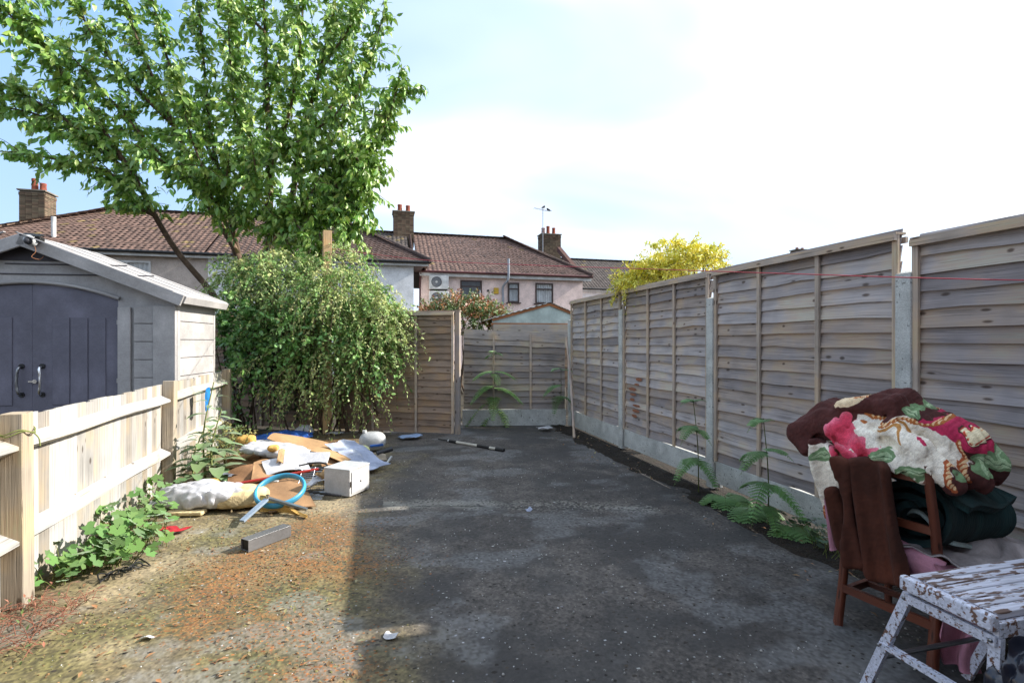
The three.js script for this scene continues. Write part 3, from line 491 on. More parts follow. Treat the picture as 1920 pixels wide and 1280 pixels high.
function windowAt(parent, x, y, z, w, h, frameMat, lights, curtain) {
  const f = part('window', merge([box(w, .07, .08, 0, h / 2 - .035, 0), box(w, .07, .08, 0, -h / 2 + .035, 0), box(.07, h - .14, .08, -w / 2 + .035, 0, 0), box(.07, h - .14, .08, w / 2 - .035, 0, 0)]), frameMat, parent); f.position.set(x, y, z);
  for (const t of lights) part('glazing_bar', t[0] === 'h' ? box(w - .14, .06, .06, 0, t[1], 0) : box(.06, h - .14, .061, t[1], 0, 0), frameMat, f);
  part('sill', box(w + .16, .05, .16, 0, -h / 2 - .028, .05), frameMat, f); part('pane', new THREE.PlaneGeometry(w - .12, h - .12), M.glass, f).position.z = .005;
  part('reveal', merge([box(w, h, .02, 0, 0, -.5)]), M.room, f);
  if (curtain) { const g = sheet((s, t) => [(s - .5) * (w - .12), (t - .5) * (h - .1), -.1 + .03 * Math.sin(s * 40) + .01 * Math.sin(s * 91)], 50, 3, .004); part('curtain', g, curtain, f); }
  return f;
}
const TB = [.20, .12, .092], TB2 = [.25, .155, .125], TB3 = [.15, .12, .105];
function holedWall(x0, x1, H, holes) { const s = new THREE.Shape([[x0, 0], [x1, 0], [x1, H], [x0, H]].map(p => new THREE.Vector2(...p))); for (const [x, y, w, h] of holes) s.holes.push(new THREE.Path([[x - w / 2, y - h / 2], [x - w / 2, y + h / 2], [x + w / 2, y + h / 2], [x + w / 2, y - h / 2]].map(p => new THREE.Vector2(...p)))); return new THREE.ExtrudeGeometry(s, { depth: .3, bevelEnabled: false }).translate(0, 0, -.3); }
function house(name, label, X, Sw) { return thing(name, label, 'house', [X, 0, -Sw]); }
{ // left block: beige half with a hip at its left end
  const h = house('terraced_house', 'beige rendered house behind the tree with brown hipped tile roof', -16, 23.6), EY = 5.02, RY = 7.5, RD = 4.0, L = 9.2;
  part('wall', merge([holedWall(.4, L, 5, [[6.55, 4.18, 1.18, .93], [4.25, 4.25, .73, .83]]), box(.3, 5.0, 7, .55, 2.5, -3.85)]), M.beige, h);
  const rf = part('roof', box(L - .3, .08, 7.6, L / 2 + .1, 4.97, -3.9), M.dkWood, h); const k = Math.hypot(RY - EY, RD + .3);
  slopeFront(rf, v => v / k * 4, v => L, EY, .35, RY, -RD, TB, 701, .1);
  { const m = part('roof_tiles', tiles(v => -(8.3 - v / k * 4), v => -v / k * 4, k, TB, 702), M.tile, rf, 'stuff'); m.position.set(0, EY, .35); m.rotation.set(0, -Math.PI / 2, 0); m.rotation.order = 'YXZ'; m.rotation.x = -Math.PI / 2 + Math.atan2(RY - EY, 4); m.scale.x = 1; }
  slopeFront(rf, v => -L, v => -v / k * 4, EY, .35, RY, -RD, TB, 703).parent; { const m = rf.children[rf.children.length - 1]; m.rotation.order = 'YXZ'; m.rotation.y = Math.PI; m.position.z = -8.35; }
  ridgeCap(V(0, EY + .05, .4), V(4, RY + .05, -RD), rf, [.52, .36, .26]); ridgeCap(V(4, RY + .05, -RD), V(L, RY + .05, -RD), rf, TB);
  part('fascia', box(L - .1, .2, .03, L / 2 + .05, 4.93, .27), M.white, h); part('gutter', tube([V(.1, 4.99, .37), V(L, 4.99, .37)], .06, 4, 8), M.black, h);
  windowAt(h, 6.55, 4.18, .02, 1.2, .95, M.white, [['v', -.25]], M.curtain); windowAt(h, 4.25, 4.25, .02, .75, .85, M.white, [['h', .15]], M.curtain);
  part('downpipe', tube([V(5.0, 4.9, .3), V(5.25, 4.7, .2), V(5.45, 4.5, .08), V(5.45, 2, .08), V(5.45, 0, .08)], .04, 20, 8), M.black, h);
  part('flue_pipe', new THREE.CylinderGeometry(.08, .08, 1.25, 12).toNonIndexed(), M.white, rf).position.set(3.55, 5.75, -.6);
}
{ // white half with a hip at its right end
  const h = house('terraced_house', 'white rendered house behind the bush with brown hipped tile roof', -6.8, 23.6), EY = 5.02, RY = 7.5, RD = 4.0, L = 9.1;
  part('wall', merge([holedWall(.0, L - .75, 5, [[5.75, 4.2, .88, .98], [2, 4, 1.28, 1.08]]), box(.3, 5.0, 7, L - .9, 2.5, -3.85)]), M.whiteWall, h);
  const rf = part('roof', box(L - .3, .08, 7.6, L / 2 - .1, 4.97, -3.9), M.dkWood, h), k = Math.hypot(RY - EY, RD + .3);
  slopeFront(rf, v => 0, v => L - v / k * 3.9, EY, .35, RY, -RD, TB, 711, .05);
  { const m = part('roof_tiles', tiles(v => v / k * 4, v => 8.3 - v / k * 4, k, TB, 712), M.tile, rf, 'stuff'); m.rotation.order = 'YXZ'; m.position.set(L, EY, .35); m.rotation.y = Math.PI / 2; m.rotation.x = -Math.PI / 2 + Math.atan2(RY - EY, 3.9); }
  ridgeCap(V(L, EY + .05, .4), V(L - 3.9, RY + .05, -RD), rf, [.10, .065, .055]); ridgeCap(V(0, RY + .05, -RD), V(L - 3.9, RY + .05, -RD), rf, TB);
  part('fascia', box(L - .1, .2, .03, L / 2 - .05, 4.93, .27), M.white, h); part('gutter', tube([V(0, 4.99, .37), V(L, 4.99, .37)], .06, 4, 8), M.black, h);
  windowAt(h, 5.75, 4.2, .02, .9, 1.0, M.white, [['h', .2], ['v', 0]], M.teal); windowAt(h, 2.0, 4.0, .02, 1.3, 1.1, M.white, [['v', 0]], M.curtain);
}
{ // pink house
  const h = house('terraced_house', 'pink rendered house with brown window frames and two air conditioners', 1.95, 26.3), EY = 4.98, RY = 7.62, RD = 3.9, L = 9.4;
  part('wall', merge([holedWall(.1, L - .45, 5, [[2.72, 4.05, 1.11, 1.10], [5.0, 4.03, .6, 1.03], [6.72, 4.03, .98, 1.08]]), box(.3, 5.0, 7, L - .6, 2.5, -3.85)]), M.pink, h);
  const rf = part('roof', box(L + 3.6, .08, 7.4, L / 2 - 2.0, 4.93, -3.9), M.dkWood, h), k = Math.hypot(RY - EY, RD + .3);
  slopeFront(rf, v => -.02, v => L - v / k * 3.75, EY, .35, RY, -RD, TB2, 721, .02); slopeFront(rf, v => -4.2, v => -.30, EY, .35, RY + .02, -RD, TB3, 722, .1);
  { const m = part('roof_tiles', tiles(v => v / k * 4, v => 8.3 - v / k * 4, k, TB2, 723), M.tile, rf, 'stuff'); m.rotation.order = 'YXZ'; m.position.set(L, EY, .35); m.rotation.y = Math.PI / 2; m.rotation.x = -Math.PI / 2 + Math.atan2(RY - EY, 3.75); }
  ridgeCap(V(L, EY + .05, .4), V(L - 3.75, RY + .05, -RD), rf, [.12, .075, .06]); ridgeCap(V(-4.2, RY + .05, -RD), V(L - 3.75, RY + .05, -RD), rf, [.15, .10, .075]); ridgeCap(V(-.15, EY + .5, -.35), V(-.15, RY + .08, -RD), rf, [.17, .10, .08]);
  part('fascia', box(L - .1, .22, .03, L / 2, 4.85, .27), M.white, h); part('gutter', tube([V(0, 4.96, .38), V(L, 4.96, .38)], .065, 4, 8), M.gutterRed, h);
  const wy = 4.03; windowAt(h, 2.72, wy + .02, .02, 1.13, 1.12, M.dkWood, [['h', .24]], null); windowAt(h, 5.0, wy, .02, .62, 1.05, M.dkWood, [['h', .2]], M.curtain); windowAt(h, 6.72, wy, .02, 1.0, 1.1, M.dkWood, [['h', .22]], M.curtain);
  part('alarm_box', box(.26, .32, .1, 4.05, 4.1, .06, 0, 0, .02), M.yellow, h); part('vent', new THREE.CylinderGeometry(.06, .06, .04, 12).rotateX(Math.PI / 2).toNonIndexed(), M.black, h).position.set(3.62, 4.1, .02);
  part('soil_pipe', tube([V(4.62, 5.75, .45), V(4.62, 4.75, .42), V(4.58, 4.6, .38), V(4.42, 4.35, .12), V(4.40, 3.4, .1), V(4.2, 2.9, .1), V(4.2, 0, .1)], .065, 40, 8), M.lead, h);
  part('downpipe', tube([V(.12, 4.9, .3), V(.1, 4.7, .1), V(.1, 0, .1)], .04, 12, 8), M.gutterRed, h);
  chimney(rf, -.55, 6.85, -RD, 1.12, .9, 1.95, [[-.2, 0, .45], [.26, 0, .42]]);
  for (const [i, y] of [[0, 4.42], [1, 3.62]]) {
    const a = thing('air_conditioner', i ? 'lower white air conditioning unit on the pink house' : 'upper white air conditioning unit on the pink house', 'air conditioner', [1.95 + 1.02, y - .34, -26.3 + .22], 0, 'air conditioners stacked on the pink house');
    part('case', box(.98, .7, .36, 0, .35, 0, 0, 0, .03), M.whitePlastic, a); part('fan_grille', new THREE.TorusGeometry(.25, .014, 6, 28).toNonIndexed(), M.darkGrey, a).position.set(-.13, .36, .185);
    for (const r of [.06, .11, .16, .21]) part('grille_ring', new THREE.TorusGeometry(r, .006, 5, 24).toNonIndexed(), M.lead, a).position.set(-.13, .36, .188);
    part('fan_well', new THREE.CircleGeometry(.245, 28), plain(120, 124, 130, .6), a).position.set(-.13, .36, .1825); part('hub', new THREE.CircleGeometry(.06, 16), M.white, a).position.set(-.13, .36, .189); part('bracket', box(.9, .04, .05, 0, -.021, -.1), M.black, a);
  }
  const an = thing('tv_aerial', 'television aerial on a thin mast with two birds perched', 'aerial', at(1018, 476, 33.2), .2); an.position.y = 6.6;
  part('mast', tube([V(0, 0, 0), V(0, 3.45, 0)], .022, 2, 6), M.steel, an); part('boom', tube([V(-.65, 3.42, 0), V(.45, 3.3, .1)], .014, 2, 5), M.steel, an); for (let q = 0; q < 7; q++) part('element', tube([V(-.6 + q * .14, 3.41 - q * .012, -.22), V(-.6 + q * .14, 3.41 - q * .012, .22)], .006, 2, 4), M.steel, an);
  for (const [x, y, lb] of [[.02, 3.46, 'dark bird perched at the top of the aerial mast'], [.42, 3.33, 'dark bird perched on the right end of the aerial']]) { const p = an.localToWorld(V(x, y, .03)); an.updateMatrixWorld(); const w = V(x, y, .03).applyMatrix4(an.matrixWorld);
    const b = sdfMesh((X, Y, Z) => smin(smin(capD(X, Y, Z, [-.06, .05, 0], [.06, .11, 0], .05, .07), capD(X, Y, Z, [.09, .16, 0], [.1, .17, 0], .04, .035), .04), smin(capD(X, Y, Z, [-.06, .05, 0], [-.2, -.02, 0], .03, .012), capD(X, Y, Z, [.13, .165, 0], [.165, .155, 0], .012, .004), .02), .02), [-.25, -.08, -.11], [.2, .24, .11], .014); solo('bird', b, plain(50, 50, 56, .8), lb, 'bird', w, x > .1 ? 2.6 : .4); }
}
{ // house to the right, mostly behind the fence
  const h = house('terraced_house', 'far house with dark brown tile roof right of the pink one', 10.6, 33.2), EY = 5.1, RY = 7.75, RD = 4.1, L = 13;
  part('wall', box(L - .5, 5.0, .3, L / 2, 2.5, -.15), M.whiteWall, h); const rf = part('roof', box(L, .08, 7.6, L / 2, 5.0, -3.9), M.dkWood, h);
  slopeFront(rf, v => -1, v => L, EY, .35, RY, -RD, TB3, 731, .05); ridgeCap(V(-1.5, RY + .05, -RD), V(L, RY + .05, -RD), rf, TB3); part('fascia', box(L, .2, .03, L / 2, 5.0, .27), M.white, h); part('gutter', tube([V(0, 5.08, .37), V(L, 5.08, .37)], .06, 4, 8), M.black, h);
  part('parapet', box(.28, .3, 4.9, 1.55, 6.55, -1.9), plain(96, 60, 50, .9), h).rotation.x = Math.atan2(RY - EY, RD + .35);
  chimney(rf, 2.05, 6.95, -RD + .2, 1.5, 1.0, 2.55, [[-.5, 0, .5], [-.18, .22, .6], [.35, 0, .55]], .85);
  part('timber_brace', bar(V(4.2, 4.6, .5), V(5.1, 3.6, .5), .12), MW.pale[3], h);
}
{ // left neighbour, only its chimney shows
  const h = house('terraced_house', 'house at the far left showing only its brick chimney', -23.5, 27.2);
  part('wall', box(8, 4.6, 6, 4, 2.3, -3), M.beige, h); const rf = part('roof', box(8.2, .1, 6.3, 4, 4.66, -3), M.dkWood, h); slopeFront(rf, v => 0, v => 8.2, 4.7, .2, 6.2, -3, TB, 741); chimney(rf, 7.75, 5.4, -2.2, 1.0, .9, 3.1, [[-.12, 0, .62], [.26, .1, .4]], 1);
}
{ // distant chimney just over the right fence
  const h = house('terraced_house', 'distant house, only a chimney top showing above the right fence', 30, 40); part('wall', box(10, 5, 7, 5, 2.5, -3.5), M.beige, h); const rf = part('roof', box(10.2, .1, 7.2, 5, 5.05, -3.5), M.dkWood, h); slopeFront(rf, v => 0, v => 10.2, 5.1, .2, 7.4, -3.5, TB3, 751);
  const p = at(1500, 470, 48); chimney(rf, p.x - 30, 6.6, p.z + 40, 1.3, .9, 3.35, [[-.3, 0, .2], [.3, 0, .2]]);
}
{ // pale canopy roof in the garden behind
  const o = thing('garden_canopy', 'pale gabled canopy with orange timber trim behind the back fence', 'canopy', at(1000, 640, 12).setY(0), -.06), W = 2.15, x0 = -.98; const pk = [.38, 2.30], le = [x0, 1.92], re = [1.05, 2.05];
  const gs = new THREE.Shape([[le[0], 1.84], [re[0], 1.84], re, pk, le].map(p => new THREE.Vector2(...p))); part('gable', new THREE.ExtrudeGeometry(gs, { depth: .03, bevelEnabled: false }), plain(214, 232, 228, .6), o); 
  for (const [a, b] of [[le, pk], [pk, re]]) { const f = part('barge_board', bar(V(a[0], a[1] + .01, .05), V(b[0], b[1] + .01, .05), .025, .06), plain(196, 130, 84, .8), o); const dx = b[0] - a[0], dy = b[1] - a[1]; part('roof_sheet', sheet((s, t) => [mix(a[0], b[0], s), mix(a[1], b[1], s) + .05 + .008 * Math.sin(s * 60), .1 - t * 2.6], 60, 2, .006), plain(225, 230, 226, .5), o); }
  part('tie_beam', box(re[0] - le[0] + .05, .05, .05, (re[0] + le[0]) / 2, 1.84, .05), plain(196, 130, 84, .8), o); for (const x of [le[0] + .05, pk[0], re[0] - .05]) part('post', box(.07, 1.82, .07, x, .91, -.04), MW.brown[2], o); part('lower_wall', box(2.0, 1.0, .05, .03, 1.3, -.1), plain(190, 180, 150, .9, 0, smB), o); part('roof_edge', bar(V(-.1, 2.2, .0), V(.42, 2.35, .02), .03), M.black, o);
}
// ---------------------------------------------------------------- the big cherry tree behind the bush
{
  const R = rng(2024), base = at(500, 640, 9.6).setY(0);
  const o = thing('cherry_tree', 'tall leafy tree with several upright limbs behind the big bush', 'tree', base);
  const loc = (x, y, D) => at(x, y, D).sub(base);
  const main = [
    [[500, 690, 9.6], [500, 560, 9.6], [503, 470, 9.5], [505, 330, 9.4], [500, 170, 9.1], [495, 20, 8.9], [490, -120, 8.8]],
    [[503, 455, 9.5], [543, 385, 9.4], [562, 270, 9.2], [600, 130, 9.0], [630, -10, 8.9], [640, -90, 8.8]],
    [[556, 330, 9.3], [620, 270, 9.2], [680, 150, 9.1], [715, 40, 9.0], [722, 15, 9]],
    [[560, 345, 9.3], [650, 310, 9.2], [700, 240, 9.0], [745, 185, 8.9], [792, 160, 8.8]],
    [[560, 350, 9.3], [625, 340, 9.1], [680, 290, 9.0], [712, 260, 8.9], [740, 230, 8.9]],
    [[545, 385, 9.4], [600, 370, 9.0], [640, 380, 8.8], [665, 405, 8.7]],
    [[470, 690, 9.8], [455, 520, 9.7], [436, 430, 9.5], [395, 250, 9.0], [380, 100, 8.7], [365, -60, 8.5]],
    [[462, 560, 9.7], [440, 468, 9.5], [398, 400, 9.3], [360, 310, 8.9], [310, 200, 8.5], [255, 70, 8.2], [215, -50, 8.1]],
    [[450, 620, 9.7], [385, 535, 9.5], [330, 470, 9.2], [290, 405, 8.8], [250, 330, 8.4], [150, 180, 7.9], [60, 50, 7.6], [30, -40, 7.5]],
    [[285, 395, 8.7], [200, 322, 8.2], [110, 300, 7.9], [25, 285, 7.7]],
    [[250, 330, 8.4], [160, 262, 8.1], [70, 215, 7.8], [-30, 195, 7.6]],
    [[230, 300, 8.3], [130, 230, 7.9], [40, 175, 7.7], [-20, 150, 7.6]],
    [[180, 225, 8.1], [100, 120, 7.7], [20, 30, 7.5], [-20, -20, 7.4]],
    [[330, 240, 8.6], [240, 150, 8.2], [170, 60, 7.9], [130, -20, 7.8]],
    [[370, 350, 9.0], [300, 290, 8.5], [210, 190, 8.1], [120, 90, 7.8]],
    [[430, 410, 9.5], [470, 300, 9.8], [450, 150, 9.9], [440, 0, 9.8], [435, -90, 9.8]],
    [[504, 330, 9.4], [540, 220, 8.6], [560, 100, 8.2], [570, -30, 8.0]],
    [[505, 400, 9.4], [470, 320, 8.7], [440, 210, 8.2], [430, 90, 7.9], [425, -40, 7.8]],
    [[400, 380, 9.2], [350, 330, 8.4], [300, 300, 7.9], [250, 270, 7.6]],
    [[562, 270, 9.2], [620, 200, 9.6], [650, 90, 9.7], [660, -30, 9.7]],
    [[505, 300, 9.4], [580, 250, 8.5], [640, 200, 8.2], [660, 110, 8.1]],
    [[436, 430, 9.5], [400, 380, 8.6], [380, 320, 8.1], [350, 230, 7.8], [330, 130, 7.6]],
    [[290, 405, 8.8], [260, 390, 8.5], [225, 360, 8.3], [200, 340, 8.2]],
    [[503, 440, 9.5], [520, 410, 8.9], [570, 380, 8.5], [600, 330, 8.3]],
    [[400, 300, 9.1], [320, 130, 8.9], [290, 20, 8.8], [270, -60, 8.8]],
    [[495, 200, 9.2], [530, 90, 9.4], [550, -40, 9.5]],
    [[560, 330, 9.3], [600, 300, 8.7], [650, 280, 8.5], [690, 330, 8.4]],
    [[620, 340, 8.9], [655, 370, 8.8], [672, 410, 8.7], [668, 448, 8.7]], [[560, 380, 9.2], [590, 420, 8.8], [602, 455, 8.6], [598, 485, 8.6]], [[540, 390, 9.3], [528, 430, 8.8], [545, 465, 8.6]], [[650, 310, 9.2], [700, 300, 8.9], [715, 330, 8.8]],
    [[560, 340, 9.3], [630, 330, 8.9], [690, 280, 8.7], [730, 215, 8.6], [750, 130, 8.6]], [[545, 385, 9.4], [610, 400, 9.0], [655, 380, 8.8], [690, 330, 8.7]], [[436, 430, 9.5], [470, 390, 8.7], [480, 340, 8.2], [470, 260, 7.9]], [[505, 420, 9.4], [580, 400, 8.8], [630, 410, 8.5], [650, 440, 8.4]], [[600, 130, 9], [650, 60, 8.8], [690, -10, 8.7]], [[560, 350, 9.3], [610, 350, 8.9], [640, 390, 8.7], [640, 440, 8.6]], [[600, 300, 9], [660, 320, 8.8], [690, 360, 8.7], [690, 400, 8.7]], [[500, 420, 9.5], [540, 410, 8.7], [570, 440, 8.4], [580, 480, 8.3]], [[398, 400, 9.3], [420, 350, 8.5], [430, 290, 8.1]], [[495, 60, 8.9], [460, 20, 8.4], [420, -40, 8.2]],
  ];
  const limbs = [], lv = new Leaves(), twigs = [];
  const greens = [[.21, .38, .06], [.30, .47, .085], [.13, .27, .055], [.42, .55, .14], [.36, .50, .10]];
  main.forEach((pts, i) => {
    const P = pts.map(p => loc(...p)); const stem = i === 0 || i === 6 || i === 7 || i === 8, r0 = i === 0 ? .12 : stem ? .075 : i === 1 ? .075 : .03 + R() * .01;
    limbs.push(limb(P, r0, .008, 22, 8, .12, i + 5));
    const c = new THREE.CatmullRomCurve3(P), L = c.getLength(); const from = stem ? .42 : i === 1 ? .25 : .18;
    const n = Math.round(L * (1 - from) * 28);
    for (let k = 0; k < n; k++) {
      const t = from + (1 - from) * (k + R()) / n, p = c.getPointAt(Math.min(t, 1)), tan = c.getTangentAt(Math.min(t, 1));
      const out = rdir(R); out.addScaledVector(tan, .55).add(V(0, .12, 0)).normalize(); const len = mix(.55, .24, t) * (.5 + R() * .9);
      const q = [p, p.clone().addScaledVector(out, len * .5).add(V(0, .03 * len, 0)), p.clone().addScaledVector(out, len).add(V(0, -.10 * len, 0))];
      if (R() < .5) twigs.push(limb(q, .007, .0025, 3, 4));
      const m = Math.round(6 + len * 20);
      for (let j = 0; j < m; j++) {
        const s = (j + .6) / m, w = q[0].clone().lerp(q[2], s).add(V((R() - .5) * .05, (R() - .5) * .05, (R() - .5) * .05));
        const d = rdir(R).multiplyScalar(.75).addScaledVector(out, .45).add(V(0, -.75, 0)).normalize(), nn = rdir(R).add(V(.6, .8, .3)).normalize(), Lf = .08 + R() * R() * .05 + R() * .06;
        lv.add(w, d, nn, Lf, Lf * (.36 + R() * .14), jit(greens[Math.floor(Math.pow(R(), 1.6) * 5)], R, .25), SHAPE.long, .3, .25);
      }
    }
  });
  part('trunk', merge(limbs), M.bark, o); part('twigs', merge(twigs), M.bark, o); part('crown', lv.geo(), M.leaf, o);
}
// ---------------------------------------------------------------- generic leafy mass made of drooping sprays
function sprays(lv, tw, R, { centre, rx, ry, rz, n, cols, L0, L1, wr, shape = SHAPE.oval, droop = .6, spray = .35, per = 16, shell = .45, low = -1, out = .8, fold = .25, dir }) {
  for (let i = 0; i < n; i++) {
    const d = rdir(R); if (d.y < low) d.y = -d.y * .5; const r = shell + (1 - shell) * Math.pow(R(), .6), nz = .80 + .4 * n3(d.x * 2.2 + centre.x, d.y * 2.2 + centre.y, d.z * 2.2 + centre.z, 3);
    const p = centre.clone().add(V(d.x * rx * r * nz, d.y * ry * r * nz, d.z * rz * r * nz)); if (p.y < .03) continue;
    const a = d.clone().multiplyScalar(out).add(rdir(R).multiplyScalar(.7)).add(V(0, .2, 0)); if (dir) a.add(dir); a.normalize(); const len = spray * (.5 + R()); const q = [];
    for (let k = 0; k <= 4; k++) { const s = k / 4; q.push(p.clone().addScaledVector(a, len * s).add(V(0, -droop * len * s * s, 0))); }
    if (tw && R() < .4) tw.push(limb(q, .005, .002, 4, 4));
    const base = cols[Math.floor(R() * cols.length)];
    for (let j = 0; j < per; j++) { const s = (j + R()) / per * 4, k = Math.min(3, Math.floor(s)), w = q[k].clone().lerp(q[k + 1], s - k); if (w.y < .02) continue; const L = mix(L0, L1, R()); const dd = rdir(R).addScaledVector(a, .5).add(V(0, -droop * .7, 0)).normalize(); lv.add(w, dd, rdir(R).add(V(.5, .9, .3)).normalize(), L, L * wr * (.8 + R() * .4), jit(base, R, .22), shape, fold, .15); }
  }
}
{ // the big tangled bush: pale hanging climber over a greener shrub
  const R = rng(909), base = at(560, 806, 7.9).setY(0), o = thing('climbing_bush', 'large tangled green bush with pale hanging sprays at the back left', 'bush', base), lc = (x, y, D) => at(x, y, D).sub(base);
  const a = new Leaves(), b = new Leaves(), tw = [];
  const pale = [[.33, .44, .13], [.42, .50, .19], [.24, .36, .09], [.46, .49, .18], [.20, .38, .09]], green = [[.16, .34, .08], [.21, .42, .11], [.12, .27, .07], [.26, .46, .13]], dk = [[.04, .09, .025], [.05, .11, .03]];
  const P = (x, y, D, rx, ry, rz, n, cols, o2 = {}) => sprays(o2.b ? b : a, tw, R, { centre: lc(x, y, D).add(base), rx, ry, rz, n, cols, L0: .034, L1: .07, wr: .5, droop: .9, spray: .36, per: 18, ...o2 });
  // local sprays work in world space, moved back afterwards
  P(505, 545, 8.1, .62, .55, .5, 380, pale); P(600, 555, 8.0, .9, .5, .55, 470, pale); P(685, 615, 7.9, .5, .52, .42, 340, pale); P(455, 530, 8.2, .38, .42, .4, 150, pale); P(520, 505, 8.0, .55, .26, .35, 150, pale); P(640, 545, 7.6, .5, .3, .3, 120, pale); P(715, 590, 7.9, .34, .42, .4, 120, pale);
  P(640, 505, 8.1, .5, .35, .4, 130, pale); P(735, 640, 7.8, .2, .3, .25, 50, pale);
  P(620, 680, 7.8, .75, .36, .4, 130, pale, { droop: 1.3, shell: .6 }); P(520, 690, 7.8, .6, .36, .4, 60, pale, { droop: 1.3, shell: .6 }); P(560, 725, 7.6, .3, .2, .2, 24, pale, { droop: 1.3 }); P(600, 740, 7.7, .14, .22, .15, 16, pale, { droop: 1.3 }); P(680, 735, 7.6, .18, .2, .15, 16, pale, { droop: 1.3 });
  P(500, 640, 8.0, .5, .5, .45, 170, green, { b: 1, L0: .05, L1: .08, wr: .62, droop: .4, shape: SHAPE.round, per: 12 }); P(450, 620, 7.6, .28, .38, .25, 70, green, { b: 1, L0: .06, L1: .09, wr: .65, droop: .3, shape: SHAPE.round, per: 12 }); P(590, 620, 7.7, .6, .4, .35, 150, green, { b: 1, L0: .05, L1: .08, wr: .62, droop: .4, shape: SHAPE.round, per: 12 }); P(690, 665, 7.7, .4, .4, .3, 70, green, { b: 1, L0: .05, L1: .075, wr: .62, droop: .5, shape: SHAPE.round, per: 12 });
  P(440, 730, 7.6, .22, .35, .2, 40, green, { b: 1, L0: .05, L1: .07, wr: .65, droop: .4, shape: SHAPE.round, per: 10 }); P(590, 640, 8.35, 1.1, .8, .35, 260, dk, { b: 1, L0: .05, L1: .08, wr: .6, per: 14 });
  const stems = []; for (let i = 0; i < 26; i++) { const x = 430 + R() * 300, p = at(x, 806, 7.9 + R() * .4).setY(0), q = at(x + (R() - .5) * 160, 540 + R() * 120, 7.8 + R() * .5); stems.push(limb([p, p.clone().lerp(q, .5).add(V((R() - .5) * .3, 0, (R() - .5) * .2)), q], .012 + R() * .014, .005, 8, 5, .1, i)); }
  for (const [x0, y0, x1, y1] of [[680, 700, 735, 785], [675, 735, 710, 800], [495, 755, 512, 815], [600, 700, 612, 770]]) { const p = at(x0, y0, 7.6), q = at(x1, y1, 7.35); stems.push(limb([p, p.clone().lerp(q, .5).add(V(0, .04, 0)), q], .007, .004, 6, 5)); for (let k = 0; k < 26; k++) { const w = p.clone().lerp(q, .25 + .75 * R()); a.add(w, rdir(R).add(V(0, -.8, 0)).normalize(), rdir(R), .035 + R() * .03, .022, jit(pale[k % 4], R), SHAPE.oval); } }
  const mv = g => g.translate(-base.x, 0, -base.z);
  part('stems', mv(merge([...stems, ...tw])), M.bark, o); part('hanging_sprays', mv(a.geo()), M.leafSoft, o); part('foliage', mv(b.geo()), M.leaf, o);
}
function shrub(name, label, ctr, list, seed, group) { const R = rng(seed), o = thing(name, label, 'shrub', V(ctr.x, 0, ctr.z), 0, group), lv = new Leaves(), tw = []; for (const q of list) sprays(lv, tw, R, { ...q, low: -.6 }); for (let i = 0; i < 9; i++) { const e = list[i % list.length].centre; const a = V(ctr.x + (R() - .5) * .4, 0, ctr.z + (R() - .5) * .3); tw.push(limb([a, a.clone().lerp(e, .5).add(V((R() - .5) * .3, 0, 0)), e.clone()], .025, .008, 8, 5)); } const mv = g => g.translate(-ctr.x, 0, -ctr.z); part('stems', mv(merge(tw)), M.bark, o); part('foliage', mv(lv.geo()), M.leaf, o); }
{ // red tipped shrub beyond the back fence
  const c = at(868, 610, 14), red = [[.42, .13, .05], [.45, .20, .06], [.35, .22, .06], [.16, .24, .05], [.10, .19, .04]], gr = [[.09, .19, .04], [.12, .22, .05], [.20, .24, .06]];
  shrub('photinia_shrub', 'rounded shrub with orange red tips behind the back fence', c, [{ centre: at(870, 600, 14), rx: 1.1, ry: .58, rz: .8, n: 420, cols: gr, L0: .06, L1: .1, wr: .42, droop: .1, spray: .25, per: 14 }, { centre: at(868, 588, 14), rx: 1.05, ry: .42, rz: .75, n: 260, cols: red, L0: .06, L1: .1, wr: .42, droop: -.2, spray: .22, per: 13, shell: .8 }, { centre: at(920, 600, 13.6), rx: .5, ry: .36, rz: .4, n: 90, cols: red, L0: .06, L1: .1, wr: .42, droop: -.1, spray: .2, per: 12, shell: .7 }, { centre: at(815, 590, 14), rx: .5, ry: .28, rz: .4, n: 80, cols: red, L0: .06, L1: .1, wr: .42, droop: -.1, spray: .2, per: 12, shell: .7 }], 31);
}
{ // golden shrub leaning over the right fence
  const ye = [[.78, .72, .10], [.84, .80, .18], [.68, .68, .12], [.80, .72, .08]], D = 6.6; const c = at(1290, 600, 6.9);
  const q = (x, y, D, rx, ry, n, o = {}) => ({ centre: at(x, y, D), rx, ry, rz: .35, n, cols: ye, L0: .035, L1: .07, wr: .32, droop: .5, spray: .22, per: 26, shell: .2, ...o });
  shrub('golden_shrub', 'bright yellow feathery shrub hanging over the right fence', V(c.x + .5, 0, c.z), [q(1300, 494, 6.75, .36, .16, 140), q(1235, 507, 6.7, .36, .13, 120), q(1200, 520, 6.75, .25, .14, 90), q(1265, 475, 6.8, .3, .14, 60), q(1175, 530, 6.75, .16, .08, 40), q(1320, 480, 6.8, .2, .12, 50)], 33);
}
